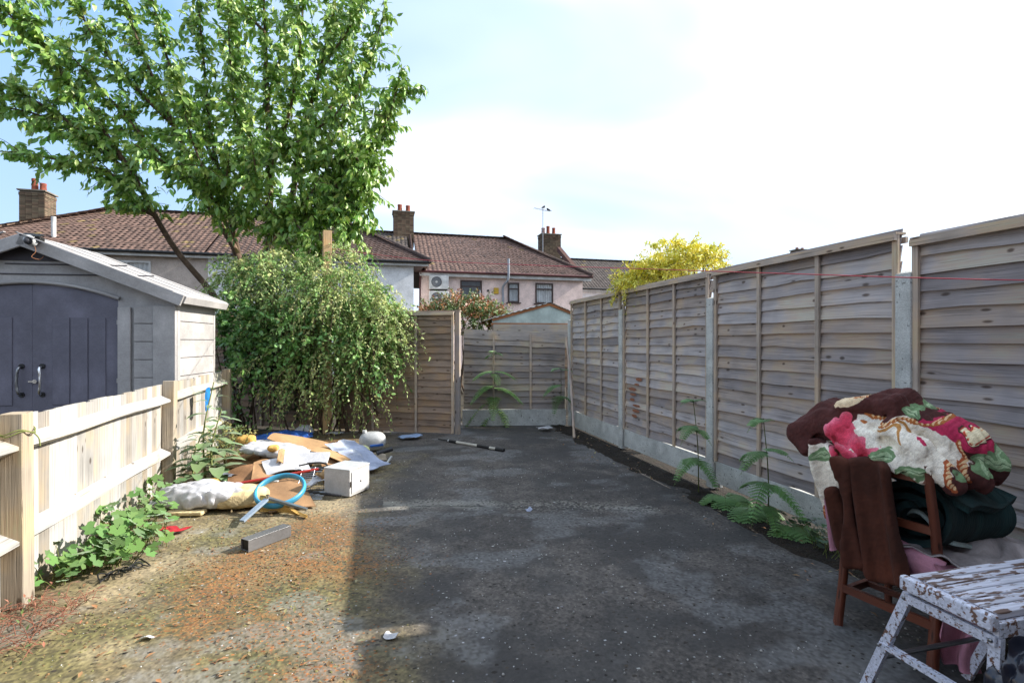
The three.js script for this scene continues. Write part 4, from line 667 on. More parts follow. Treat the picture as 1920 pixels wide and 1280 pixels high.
// ---------------------------------------------------------------- ferns and weeds
function frond(lv, st, R, p, dir, L, col, droop = .35, wid = .34) { // bipinnate frond
  const side = V(0, 0, 0).crossVectors(dir, V(0, 1, 0)).normalize(), n = Math.round(10 + L * 14), q = []; for (let k = 0; k <= 8; k++) { const s = k / 8; q.push(p.clone().addScaledVector(dir, L * s).add(V(0, -droop * L * s * s, 0))); }
  const c = new THREE.CatmullRomCurve3(q); st.push(limb(q, .0035, .0012, 8, 4)); const up = V(0, 1, 0);
  for (let k = 1; k < n; k++) { const s = k / n, w = c.getPointAt(s), t = c.getTangentAt(s), l = L * wid * Math.pow(1 - s, .8) * sst(0, .12, s) * (.9 + R() * .2);
    for (const sg of [-1, 1]) { const d = side.clone().multiplyScalar(sg).addScaledVector(t, .42).add(V(0, -.12, 0)).normalize(), m = Math.max(3, Math.round(l / .016)); const cc = jit(col, R, .15);
      lv.add(w, d, up, l * .98, Math.min(.03, l * .3), cc, SHAPE.long, .12, .1); if (l < .03) { lv.add(w, d, up, l, .009, cc, SHAPE.oval, .1, .1); continue; }
      const s2 = V(0, 0, 0).crossVectors(d, up).normalize();
      for (let j = 0; j < m; j++) { const u = (j + .3) / m, x = w.clone().addScaledVector(d, l * u).add(V(0, -.1 * l * u * u, 0)), ll = .042 * (1 - u * .7); for (const g of [-1, 1]) lv.add(x, s2.clone().multiplyScalar(g).addScaledVector(d, .6).normalize(), up, ll, .021, cc, SHAPE.oval, .1, .1); }
    } }
}
function fern(label, p, stemTop, fronds, seed, col = [.15, .31, .08]) {
  const R = rng(seed), o = thing('fern', label, 'fern', V(p.x, 0, p.z), 0, 'ferns growing along the fences'), lv = new Leaves(), st = []; const L = V(p.x, 0, p.z);
  if (stemTop) st.push(limb([V(0, p.y, 0), stemTop.clone().sub(L).multiplyScalar(.5).add(V(.02, .01, 0)), stemTop.clone().sub(L)], .007, .003, 10, 5));
  for (const [h, az, len, el, dr] of fronds) { const a = az, d = V(Math.cos(a) * Math.cos(el), Math.sin(el), Math.sin(a) * Math.cos(el)); const q = stemTop ? V(0, p.y, 0).lerp(stemTop.clone().sub(L), h) : V(0, p.y + .03, 0); frond(lv, st, R, q, d, len, jit(col, R, .12), dr * 1.7 + .15); }
  part('stalk', merge(st), plain(110, 120, 60, .8), o); part('fronds', lv.geo(), M.leafSoft, o); return o;
}
{ // az: 0 = right (+x), pi = left, pi/2 = towards the camera
  const c = G(925, 790); c.y = 0;
  fern('tall bracken fern against the sagging panel at the end of the yard', c, at(925, 662, 8.25), [[.98, 2.0, .28, .9, .3], [.97, .6, .25, .8, .4], [.95, 3.6, .22, .8, .5], [.75, 2.9, .42, .25, .3], [.75, .3, .42, .25, .3], [.72, 1.5, .35, .3, .5], [.55, 2.7, .5, .2, .4], [.52, .5, .55, .2, .35], [.4, 1.8, .5, .2, .5], [.35, 3.0, .55, .2, .6], [.3, .2, .6, .15, .5], [.3, 1.2, .5, .3, .7], [.25, 2.3, .45, .3, .7]], 41, [.26, .46, .12]);
  const d = G(1048, 790); d.y = 0; fern('slender bracken fern in the far right corner', d, at(1052, 690, 8.3), [[.98, 2.6, .3, .5, .3], [.95, .6, .25, .6, .3], [.7, 2.8, .4, .3, .4], [.5, 2.2, .4, .2, .5], [.5, .4, .3, .2, .5]], 42);
  const e = V(2.93, 0, at(1320, 0, 4.85).z); fern('bracken fern by the tall grey post of the right fence', e, at(1300, 748, 4.75), [[.98, 2.8, .22, .5, .3], [.97, .4, .16, .7, .3], [.96, 4.3, .15, .9, .3], [.72, 2.6, .30, .25, .35], [.70, 4.6, .28, .3, .3], [.68, 1.4, .22, .3, .4], [.38, 2.8, .34, .2, .4], [.36, 1.5, .30, .2, .5], [.36, 4.9, .32, .2, .3]], 43);
  const f = V(2.92, 0, at(1435, 0, 3.95).z); fern('tall bracken fern left of the blanket heap', f, at(1432, 785, 3.9), [[.98, 2.9, .22, .5, .4], [.97, .3, .12, .8, .3], [.97, 4.6, .15, .7, .3], [.70, 2.9, .30, .25, .35], [.72, 1.2, .24, .45, .3], [.68, 4.7, .30, .2, .3], [.42, 2.6, .32, .15, .5], [.40, 1.2, .32, .2, .5], [.40, 4.6, .30, .2, .3], [.2, 2.0, .25, .3, .5]], 44);
  for (const [x, y, s, n, lb] of [[1360, 945, 45, 6, 'low fern spreading on the soil beside the tall grey post'], [1440, 965, 46, 7, 'low fern spreading on the soil between the two tall ferns and the chair'], [1500, 1000, 47, 5, 'low fern nearest the chair at the foot of the right fence']]) { const R = rng(s), q = G(x, y); q.x = Math.min(q.x, 2.98); q.y = .02; fern(lb, q, null, Array.from({ length: n }, (_, i) => [0, 1.6 + (i / n - .4) * 3.6 + R() * .3, .26 + R() * .16, .45 + R() * .2, .55]), s); }
}
function weedPatch(name, label, pts, seed, { rad = .04, n = 26, h = .16, spread = .14, col = [.10, .22, .035], lobes = 5 }) {
  const R = rng(seed), c = pts[0].clone(); const o = thing(name, label, 'weed', V(c.x, 0, c.z)), lv = new Leaves(), st = [];
  for (const p of pts) for (let i = 0; i < n; i++) { const b = V(p.x - c.x + (R() - .5) * spread, 0, p.z - c.z + (R() - .5) * spread), e = b.clone().add(V((R() - .5) * spread * 1.4 + .03, h * (.35 + R() * .8), (R() - .5) * spread * 1.4)); st.push(limb([b, b.clone().lerp(e, .6).add(V(0, .02, 0)), e], .003, .0018, 4, 4)); const nn = rdir(R).multiplyScalar(.55).add(V(.35, .9, .15)).normalize(), d = V(R() - .5, 0, R() - .5).cross(nn).normalize(); lv.fan(e, nn, d, rad * (.6 + R() * .7), lobes, jit(col, R, .3)); }
  part('stalks', merge(st), plain(120, 130, 60, .8), o); part('leaves', lv.geo(), M.leafSoft, o);
}
weedPatch('leafy_weed', 'bright green lobed weed growing along the low fence, nearer clump', [[115, 1095], [140, 1085], [170, 1070], [200, 1065], [235, 1050], [130, 1070]].map(a => G(...a)), 51, { n: 13, rad: .045, h: .15, spread: .16 });
weedPatch('leafy_weed', 'bright green lobed weed growing along the low fence, clump beside the wrapped cushion', [[190, 1015], [225, 1005], [260, 985], [285, 965], [280, 1030], [250, 1030], [300, 945], [215, 1035]].map(a => G(...a)), 52, { n: 14, rad: .05, h: .2, spread: .2 });
weedPatch('leafy_weed', 'dark green low weed by the foot of the chair', [[1530, 1015], [1555, 1035], [1510, 1005], [1575, 1050]].map(a => G(...a)), 53, { n: 16, rad: .03, h: .12, spread: .16, col: [.05, .12, .04], lobes: 3 });
{ // large leaved weed against the low fence
  const R = rng(61), b = G(385, 905), o = thing('large_leaved_weed', 'tall weed with big pale green leaves against the low fence', 'weed', V(b.x, 0, b.z)), lv = new Leaves(), st = [];
  for (const [sx, sz, H] of [[0, 0, 1.02], [.1, .1, .75], [-.05, .15, .55]]) { const top = V(sx + .06, H, sz - .05); st.push(limb([V(sx, 0, sz), V(sx - .02, H * .5, sz), top], .012, .005, 10, 6)); for (let i = 0; i < 22; i++) { const t = .08 + .92 * i / 22, p = V(sx, 0, sz).lerp(top, t), az = i * 2.4 + R(), L = mix(.26, .09, t) * (.8 + R() * .4); const d = V(Math.cos(az), .25 + R() * .3, Math.sin(az)).normalize(); const q = p.clone().addScaledVector(d, .05); lv.add(q, d, V(d.x * -.3, 1, d.z * -.3).normalize(), L, L * .52, jit([.15, .25, .09], R, .2), SHAPE.round, .22, .55); } }
  part('stalks', merge(st), plain(140, 150, 90, .8), o); part('leaves', lv.geo(), M.leafSoft, o);
  const p2 = G(425, 880), o2 = thing('bushy_weed', 'small yellowish bushy weed beside the rubbish pile', 'weed', V(p2.x, 0, p2.z)), l2 = new Leaves(), t2 = []; sprays(l2, t2, R, { centre: V(0, .26, 0), rx: .2, ry: .24, rz: .2, n: 90, cols: [[.22, .27, .07], [.30, .28, .08], [.15, .24, .06]], L0: .02, L1: .04, wr: .5, droop: .2, spray: .14, per: 10, shell: .2 }); for (let i = 0; i < 8; i++) t2.push(limb([V(0, 0, 0), V((R() - .5) * .15, .15, (R() - .5) * .15), V((R() - .5) * .3, .4, (R() - .5) * .3)], .005, .002, 5, 4)); part('stalks', merge(t2), plain(140, 130, 70, .8), o2); part('leaves', l2.geo(), M.leafSoft, o2);
}
{ // dead reddish weeds and clippings at the near left corner
  const R = rng(71), b = G(40, 1180), o = thing('dry_weeds', 'dry reddish stalks and clippings at the bottom left corner', 'weeds', V(b.x, 0, b.z)); o.userData.kind = 'stuff'; const st = [], lv = new Leaves();
  for (let i = 0; i < 170; i++) { const p = V((R() - .5) * .38, .004, (R() - .5) * .6), a = R() * 6.28, L = .05 + R() * .13, q = p.clone().add(V(Math.cos(a) * L, .01 + R() * .06, Math.sin(a) * L)); st.push(limb([p, p.clone().lerp(q, .5).add(V(0, .012 + R() * .02, 0)), q], .002, .001, 3, 4)); if (R() < .7) lv.add(q, rdir(R), V(0, 1, 0), .02 + R() * .02, .012, jit(R() < .3 ? [.12, .2, .05] : [.34, .14, .08], R, .3)); }
  part('stalks', merge(st), plain(176, 116, 92, .9), o); part('leaves', lv.geo(), M.leafSoft, o);
}
{ // fallen leaves and twigs lying loose over the yard
  const R = rng(81), lv = new Leaves();
  for (let i = 0; i < 420; i++) { const t = R(); let p; if (t < .45) p = G(120 + R() * 560, 960 + R() * 320); else if (t < .75) p = G(470 + R() * 230, 812 + R() * 40); else p = V(2.45 + R() * .6, 0, -1.5 - R() * 6.5); p.y = .012 + (p.x > 2.6 ? .02 : 0); const d = V(R() - .5, (R() - .5) * .3, R() - .5).normalize(); lv.add(p, d, V((R() - .5) * .4, 1, (R() - .5) * .4).normalize(), .018 + R() * .035, .012 + R() * .01, jit(R() < .7 ? [.30, .15, .05] : [.34, .28, .14], R, .35), SHAPE.oval, .4, .1); }
  const m = solo('fallen_leaves', lv.geo(), M.leafSoft, 'small brown dead leaves scattered over the yard', 'leaves'); m.userData.kind = 'stuff';
}
// ---------------------------------------------------------------- rubbish pile on the left
const foamTex = tex(128, 128, (u, v) => .86 + .2 * (vn(u * 50, v * 50, 5, 50, 50) - .5) + .16 * (fbm(u * 5, v * 5, 3, 8, 5, 5) - .5));
const MJ = { foam: plain(226, 178, 96, .95, 0, foamTex, .004), cream: plain(238, 214, 164, .95, 0, foamTex, .004), card: plain(188, 146, 104, .9, 0, smA, .001), cardDark: plain(166, 122, 84, .9), hard: plain(206, 164, 116, .75), wrap: new THREE.MeshPhysicalMaterial({ color: C(236, 236, 240), map: smA, roughness: .42, clearcoat: .25 }), paper: plain(240, 240, 244, .8), red: plain(206, 58, 46, .45), blue: plain(70, 176, 220, .4), paleBlue: plain(170, 190, 212, .45), cloth: plain(196, 206, 232, .95), blueBag: plain(60, 110, 200, .4), gold: S({ color: C(190, 150, 96), roughness: .4, metalness: .3, map: smB }), redCloth: plain(206, 40, 52, .9) };
function lump(seed, rx, ry, rz, amp, fr, cell, flat = .5) { // wrinkled cushion like body standing on y=0
  return sdfMesh((x, y, z) => { const yy = y - ry; const q = Math.pow(Math.pow(Math.abs(x / rx), 2.8) + Math.pow(Math.abs(yy / ry), 2.4) + Math.pow(Math.abs(z / rz), 2.8), 1 / 2.6); const w = 1 - Math.abs(2 * n3(x * fr + seed, y * fr * 1.6, z * fr, seed) - 1); return (q - 1) * Math.min(rx, ry, rz) + amp * (w - .6) + amp * .6 * (n3(x * fr * 2.6, y * fr * 2.6 + seed, z * fr * 2.6, seed + 3) - .5); }, [-rx * 1.3, -.02, -rz * 1.3], [rx * 1.3, ry * 2.5, rz * 1.3], cell);
}
// crumpled thin sheet lying over something: f(s,t) height
function crumple(w, d, h, seed, ns = 26, nt = 22, amp = .04, th = .004) { return sheet((s, t) => { const x = (s - .5) * w, z = (t - .5) * d; const r = 1 - Math.abs(2 * n3(x * 9 + seed, z * 9, seed, seed) - 1); return [x + .03 * Math.sin(t * 9 + seed), h(s, t) + amp * (r - .45) + amp * .5 * (n3(x * 22, z * 22, seed, seed + 2) - .5), z + .03 * Math.sin(s * 8 + seed)]; }, ns, nt, th); }
const K = (x, D, h) => V(x * CT + D * ST, h, -(D * CT - x * ST));
const turnC = a => -TH + a; // angles given as seen by the camera
{ // cushion wrapped in plastic
  const p = G(378, 955), o = thing('wrapped_cushion', 'bulging cushion in white plastic wrap lying by the low fence', 'cushion', V(p.x, .005, p.z), turnC(.06));
  part('plastic_wrap', lump(3, .36, .115, .17, .045, 6, .014), MJ.wrap, o); const e = part('exposed_foam', lump(6, .24, .095, .15, .022, 5, .016), MJ.cream, o); e.position.set(.30, 0, -.03); e.rotation.y = .2;
  part('wrap_tail', crumple(.2, .2, (s, t) => .02 + .05 * s, 8, 14, 14, .04), MJ.wrap, o).position.set(-.36, .03, .05); part('foam_edge', box(.3, .035, .1, -.05, .02, .15, 0, 0, .012), MJ.cream, o);
}
{ const a = G(1, 900); }
const flat = (name, label, cat, corners, mat, bow = 0, th = .006) => { const [a, b, c, d] = corners; return solo(name, sheet((s, t) => { const p = a.clone().lerp(b, s), q = d.clone().lerp(c, s), r = p.lerp(q, t); return [r.x, r.y + bow * Math.sin(s * Math.PI) + .006 * Math.sin(t * 7 + s * 4), r.z]; }, 16, 10, th), mat, label, cat); };
flat('cardboard_sheet', 'flattened brown cardboard under the blue hoop', 'cardboard', [G(505, 962, .015), G(592, 948, .02), G(556, 885, .10), G(455, 905, .06)], MJ.card, .01);
flat('cardboard_sheet', 'brown cardboard flap leaning at the left of the rubbish pile', 'cardboard', [G(425, 916, .03), G(500, 905, .06), G(482, 868, .20), G(428, 884, .14)], MJ.cardDark, .015);
flat('cardboard_sheet', 'second cardboard piece under the red pole', 'cardboard', [G(470, 905, .09), G(560, 900, .07), G(520, 862, .17), G(475, 868, .20)], MJ.card, .02);
{ const p = at(465, 862, 5.7), o = thing('cardboard_box', 'squashed brown cardboard box under the white foam slab', 'box', V(p.x, 0, p.z), turnC(.15)); part('carton', box(.34, .17, .3, 0, .087, 0, 0, 0, .01), MJ.cardDark, o); part('flap', box(.3, .006, .14, .02, .176, .2), MJ.card, o).rotation.x = .25; part('tape', box(.05, .172, .304, .02, .088, 0), plain(190, 160, 110, .4), o); }
{ const p = at(530, 850, 5.75), o = thing('cardboard_box', 'crushed carton at the core of the rubbish pile', 'box', V(p.x, 0, p.z), turnC(-.1)); part('carton', box(.52, .16, .42, 0, .081, 0, 0, 0, .012), MJ.card, o); part('flap', box(.5, .006, .16, 0, .1, .28), MJ.cardDark, o).rotation.x = .6; }
{ const p = at(520, 858, 5.55), m = solo('foam_slab', lump(12, .42, .055, .17, .022, 6, .016), MJ.wrap, 'long white foam slab lying across the rubbish pile', 'foam', V(p.x, .205, p.z), turnC(-.10)); m.rotation.order = 'YXZ'; m.rotation.z = -.10; m.rotation.x = .12; }
{ const p = at(555, 852, 6.05); const m = solo('foam_slab', lump(15, .34, .06, .22, .02, 6, .018), MJ.wrap, 'white wrapped foam slab behind the curved hardboard', 'foam', V(p.x - .25, .16, p.z), turnC(.1)); }
{ const p = at(570, 858, 5.35), o = solo('white_board', box(.50, .145, .03, 0, 0, 0, 0, 0, .005), MJ.paper, 'flat white board standing under the curved hardboard', 'board', V(p.x, .215, p.z), turnC(.06)); o.rotation.order = 'YXZ'; o.rotation.x = -.95; }
{ // curved hardboard
  const a = at(502, 817, 5.95), b = at(668, 862, 5.55); const d = b.clone().sub(a), side = V(-d.z, 0, d.x).normalize();
  const A = [at(500, 822, 5.75), at(545, 838, 5.6), at(600, 850, 5.5), at(645, 868, 5.45)], B = [at(517, 812, 6.15), at(570, 820, 6.1), at(620, 832, 6.0), at(668, 862, 5.8)]; const ca = new THREE.CatmullRomCurve3(A), cb = new THREE.CatmullRomCurve3(B);
  solo('hardboard_sheet', sheet((s, t) => { const p = ca.getPoint(s).lerp(cb.getPoint(s), t); return [p.x, p.y + .02 * Math.sin(t * Math.PI), p.z]; }, 30, 8, .006, 1, .5), MJ.hard, 'curved sheet of tan hardboard on top of the rubbish pile', 'board');
}
{ const q = (x, y, D, r, label, sx = 1, seed = 2, mat = MJ.foam, h) => { const p = at(x, y, D); solo('foam_chunk', lump(seed, r * sx, r * .6, r, .014, 9, .012), mat, label, 'foam', V(p.x, Math.max(0, h ?? p.y - r * .6), p.z), turnC(.2)); };
  q(460, 825, 5.9, .10, 'yellow foam block at the back left of the rubbish pile', 1.1, 21); q(512, 840, 5.4, .06, 'small round yellow foam lump on the white slab', 1, 22); q(388, 903, 4.95, .09, 'yellow foam piece beside the large-leaved weed', 1.5, 23, MJ.foam, 0); q(625, 868, 5.25, .08, 'yellow foam scrap tucked behind the white cabinet', 1.3, 24, MJ.foam, 0);
}
{ const a = G(486, 958, .02), b = G(576, 968, .012), m = sheet((s, t) => { const p = a.clone().lerp(b, s); return [p.x, .012 + (.10 * Math.sin(clamp(s * 1.1) * Math.PI * .55 + 1.1) * (1 - s) + .008) * t * 1.3, p.z - .05 * Math.sin(s * 3) + .05 * t - .10 * (1 - s) * t]; }, 24, 6, .022); solo('foam_strip', m, MJ.foam, 'curling yellow foam strip in front of the cardboard', 'foam'); }
{ // red pole with black grip
  const a = at(408, 913, 4.75), b = at(598, 879, 5.05), c = at(614, 876, 5.08), o = thing('red_pole', 'red metal pole with black end lying across the rubbish pile', 'pole', [0, 0, 0]);
  part('shaft', bar(a, b, .026, .026, true), MJ.red, o); part('grip', bar(b, c, .036, .036, true), M.black, o);
  solo('black_cable', tube([at(560, 873, 5.15), at(585, 868, 5.15), at(605, 868, 5.1), at(616, 876, 5.05), at(617, 905, 4.95), at(612, 925, 4.9)], .008, 30, 6), M.black, 'black cable looping round the end of the red pole', 'cable');
}
{ // blue hoop with folding legs
  const c = at(525, 919, 4.42), o = thing('blue_hoop_frame', 'light blue hoop with two flat metal legs leaning on the cardboard', 'frame', V(c.x, 0, c.z), turnC(0)); const y = c.y;
  const pr = []; for (let k = 0; k <= 10; k++) { const a = k / 10 * Math.PI * 2; pr.push(new THREE.Vector2(.195 + .016 * Math.cos(a), .028 * Math.sin(a))); } const ring = new THREE.LatheGeometry(pr, 48).toNonIndexed(); const r = part('hoop', ring, MJ.blue, o); r.position.set(0, y, 0); r.rotation.set(.42, 0, -.05);
  const L = (px, py, D) => { const p = at(px, py, D); const q = p.sub(o.position); return q.applyAxisAngle(V(0, 1, 0), TH); };
  part('leg', bar(L(499, 936, 4.22), L(453, 977, 3.97), .042, .018), MJ.paleBlue, o); part('leg', bar(L(503, 934, 4.24), L(575, 955, 4.25), .034, .018), plain(150, 160, 170, .35, .6), o); part('pivot', new THREE.CylinderGeometry(.014, .014, .05, 10).toNonIndexed(), M.chrome, o).position.copy(L(501, 933, 4.22)); part('clip', box(.08, .012, .03, 0, 0, 0, 0, 0, .004), M.whitePlastic, o).position.copy(L(513, 902, 4.66));
}
function rack(label, p, turn, tiltX, w, h, n) { const o = thing('wire_rack', label, 'wire rack', p, turn); const g = []; for (let k = 0; k < n; k++) g.push([V(-w / 2, 0, k / (n - 1) * h), V(w / 2, 0, k / (n - 1) * h)]); const q = new THREE.Group(); for (const [a, b] of g) { const m = part('wire', bar(a.applyAxisAngle(V(1, 0, 0), tiltX), b.applyAxisAngle(V(1, 0, 0), tiltX), .005, .005, true), M.chrome, o); } for (const x of [-w / 2, 0, w / 2]) part('cross_wire', bar(V(x, .006, 0).applyAxisAngle(V(1, 0, 0), tiltX), V(x, .006, h).applyAxisAngle(V(1, 0, 0), tiltX), .006, .006, true), M.chrome, o); return o; }
{ const a = at(592, 884, 5.1); rack('chrome wire rack standing beside the white cabinet', V(a.x, .19, a.z + .05), turnC(.1), .75, .24, .24, 12); const b = G(590, 920, .02); rack('chrome wire rack lying flat in front of the black ribbed bar', V(b.x, .015, b.z), turnC(.15), .05, .22, .22, 8);
  const c = at(613, 892, 4.97); solo('foil_wrapper', crumple(.16, .2, (s, t) => .10 * Math.sin(t * 3) + .06 * s, 31, 18, 18, .06, .003), MJ.gold, 'crumpled brown and gold foil wrapper beside the cabinet', 'wrapper', V(c.x, .05, c.z), .3);
  const o = thing('ribbed_bar', 'black ribbed bar lying in front of the wire rack', 'bar', [0, 0, 0]); const p = at(570, 918, 4.72), q = at(640, 924, 4.64); p.y = .055; q.y = .035; part('shaft', bar(p, q, .02, .02, true), M.black, o); for (let k = 0; k < 12; k++) part('rib', bar(p.clone().lerp(q, .55 + k * .036), p.clone().lerp(q, .568 + k * .036), .028, .028, true), M.darkGrey, o); }
{ // white cabinet
  const c = K(-1.49, 4.69, 0), o = thing('small_cabinet', 'small white metal cabinet with a door, standing at the edge of the shade', 'cabinet', c, turnC(0) - 1.21 + Math.PI); 
  // local +x runs along the right-hand face, -z along the left-hand face
  o.rotation.y = Math.atan2(.937 * CT - .35 * ST * 0, .35) * 0 + (Math.PI / 2 - Math.atan2(.35, .937)) - TH; const W = .30, Dd = .29, H = .245;
  part('case', box(W, H, Dd, W / 2, H / 2 + .008, -Dd / 2, 0, 0, .008), plain(226, 224, 222, .5), o); const d = part('door', box(W - .05, H - .05, .008, W / 2, H / 2 + .008, .004, 0, 0, .003), plain(238, 238, 238, .45), o); part('keyhole', new THREE.CylinderGeometry(.007, .007, .006, 10).rotateX(Math.PI / 2).toNonIndexed(), M.black, d).position.set(W / 2, H / 2, .01); part('hinge', box(.008, .05, .012, .012, H / 2, .006), M.steel, o); part('rim', box(W + .004, .012, Dd + .004, W / 2, H + .008, -Dd / 2, 0, 0, .003), M.whitePlastic, o);
}
{ const p = G(698, 846), o = thing('jerrycan', 'white plastic jerrycan with a blue band near the brown back panel', 'jerrycan', V(p.x, 0, p.z - .05), turnC(.25)); const can = new THREE.MeshPhysicalMaterial({ color: C(242, 244, 244), roughness: .4, transmission: .25, thickness: 0, map: smA });
  part('body', lump(44, .175, .125, .125, .006, 5, .014), can, o); part('handle_band', box(.17, .03, .012, .06, .085, .125, 0, 0, .005), plain(60, 120, 215, .4), o).rotation.z = .06; part('cap', new THREE.CylinderGeometry(.028, .028, .03, 16).toNonIndexed(), M.whitePlastic, o).position.set(-.1, .255, 0);
  const q = G(678, 858); solo('plastic_bottle', lump(46, .1, .075, .08, .006, 5, .014), new THREE.MeshPhysicalMaterial({ color: C(214, 222, 170), roughness: .35, transmission: .4, thickness: 0 }), 'yellowish translucent bottle lying against the jerrycan', 'bottle', V(q.x, 0, q.z), .4); }
{ const p = at(720, 842, 6.2); const m = bar(at(706, 847, 6.15), at(735, 838, 6.25), .06, .06, true); const a = solo('dark_roll', m, M.darkGrey, 'short dark grey roll beside the jerrycan', 'roll'); a.position.y -= .02;
  flat('chipboard_scrap', 'beige scrap of board under the dark roll', 'board', [G(700, 866, .02), G(726, 862, .03), G(722, 850, .09), G(700, 850, .08)], plain(196, 180, 156, .9), 0, .012); solo('white_bar', bar(G(724, 870, .012), G(734, 856, .05), .02, .02), M.whitePlastic, 'short white bar beside the dark roll', 'bar'); }
{ const p = at(672, 852, 5.75); const m = solo('pale_sheet', crumple(.55, .36, (s, t) => .24 * (1 - s) * (1 - s * .3) + .02, 52, 30, 22, .045), MJ.cloth, 'pale blue cloth trailing off the right of the rubbish pile', 'cloth', V(p.x, .015, p.z), turnC(-.45));
  const q = G(771, 824); solo('blue_cloth', crumple(.3, .2, (s, t) => .03 + .04 * Math.sin(s * 3) * Math.sin(t * 3), 54, 18, 14, .03), plain(170, 196, 236, .9), 'crumpled pale blue cloth alone on the concrete', 'cloth', V(q.x, .004, q.z), .2);
  const r = G(1023, 808); solo('white_rag', crumple(.2, .16, (s, t) => .03 + .04 * Math.sin(s * 3) * Math.sin(t * 3), 55, 14, 12, .03), MJ.paper, 'white rag near the far right corner', 'cloth', V(r.x, .004, r.z));
  const a = at(530, 806, 7.3); solo('blue_bag', crumple(.75, .4, (s, t) => .05 + .07 * Math.sin(s * 3.1) * Math.sin(t * 3.1), 56, 30, 20, .07), MJ.blueBag, 'crumpled blue plastic sheet under the bush', 'bag', V(a.x, .01, a.z), .1); const b = G(570, 818); solo('white_bag', lump(58, .14, .085, .11, .04, 8, .014), MJ.wrap, 'knotted white plastic bag under the bush', 'bag', V(b.x, .0, b.z + .0), .4); const c = G(628, 816); solo('white_paper', crumple(.22, .1, () => .02, 59, 12, 8, .02), MJ.paper, 'white paper scrap at the foot of the tall post', 'paper', V(c.x, .01, c.z)); }
{ // steel channel
  const a = K(-1.83, 3.50, .042), b = K(-1.665, 3.79, .042), L = a.distanceTo(b), o = thing('steel_tube', 'rectangular steel tube lying on the mossy concrete', 'tube', a.clone().add(b).multiplyScalar(.5).setY(0), Math.atan2(b.x - a.x, b.z - a.z)); const w = .085, h = .08, t = .004;
  for (const [n, g] of [['top', box(w, t, L, 0, h, 0, 0, 0, .0018)], ['bottom', box(w, t, L, 0, .005, 0)], ['side', box(t, h - t * 2 - .002, L, w / 2 - t / 2, h / 2 + .002, 0)], ['side', box(t, h - t * 2 - .002, L, -w / 2 + t / 2, h / 2 + .002, 0)]]) part(n, g, plain(150, 150, 152, .35, .35), o); part('end_plug', box(w - .012, h - .012, .006, 0, h / 2 + .002, -L / 2 + .012), M.black, o); part('end_plug', box(w - .012, h - .012, .006, 0, h / 2 + .002, L / 2 - .012), M.black, o); }
{ const a = G(822, 823, .02), b = G(945, 844, .02), o = thing('striped_pole', 'black and white pole lying on the concrete near the back panel', 'pole', [0, 0, 0]); const c = [0, .18, .30, .62, .80, .885, 1]; for (let k = 0; k < 6; k++) { if (k === 0) { part('thin_end', bar(a, a.clone().lerp(b, .18), .016, .016, true), M.black, o); continue; } part(k % 2 ? 'black_section' : 'white_section', bar(a.clone().lerp(b, c[k]), a.clone().lerp(b, c[k + 1]), k === 5 ? .044 : .038, .038, true), k % 2 ? M.black : plain(236, 230, 214, .6), o); } part('end_bead', new THREE.SphereGeometry(.02, 10, 8).toNonIndexed(), M.white, o).position.copy(a.clone().lerp(b, .17)); }
for (const [x, y, w, d, lb, s] of [[279, 1199, .035, .05, 'torn white paper scrap on the mossy concrete, bottom left', 61], [732, 1194, .075, .05, 'white card scrap in the near sunlit strip', 62], [990, 958, .05, .04, 'pale blue scrap by the crack in the concrete', 63]]) { const p = G(x, y); solo('paper_scrap', sheet((a, b) => [(a - .5) * w + .012 * b, .006 + .014 * a * a + .006 * Math.sin(b * 5 + s), (b - .5) * d + .01 * Math.sin(a * 4)], 7, 6, .0012), s === 63 ? MJ.cloth : MJ.paper, lb, 'paper', V(p.x, .004, p.z), s); }
{ const p = G(320, 1000), m = solo('red_cloth', crumple(.2, .08, (s, t) => .02, 65, 16, 8, .025), MJ.redCloth, 'red cloth strip in front of the wrapped cushion', 'cloth', V(p.x, .004, p.z), -.1); const q = G(215, 1003); solo('red_cloth', crumple(.12, .05, () => .04, 66, 12, 6, .03), MJ.redCloth, 'red cloth scrap among the green weeds', 'cloth', V(q.x, .03, q.z), .5);
  const R = rng(6), ps = []; for (let k = 0; k < 26; k++) { const t = k / 25; const g = G(mix(185, 270, t) + Math.sin(k * 1.9) * 14, mix(1090, 1062, t) + Math.cos(k * 2.3) * 7); g.y = .012 + .012 * (k % 3); ps.push(g); } solo('black_wire', tube(ps, .0045, 120, 5), M.black, 'tangled black wire beside the green weeds', 'wire'); const bb = at(368, 745, 5.85); solo('blue_wrapper', sheet((s, t) => [.03 + .012 * Math.sin(s * 9 + t * 4), -.25 * t + .01 * Math.sin(s * 7), (s - .5) * (.11 + .02 * Math.sin(t * 8))], 10, 12, .003), plain(50, 150, 230, .35), 'bright blue plastic wrapper hanging on the fence rail behind the large-leaved weed', 'wrapper', V(-1.93, .90, bb.z)); }

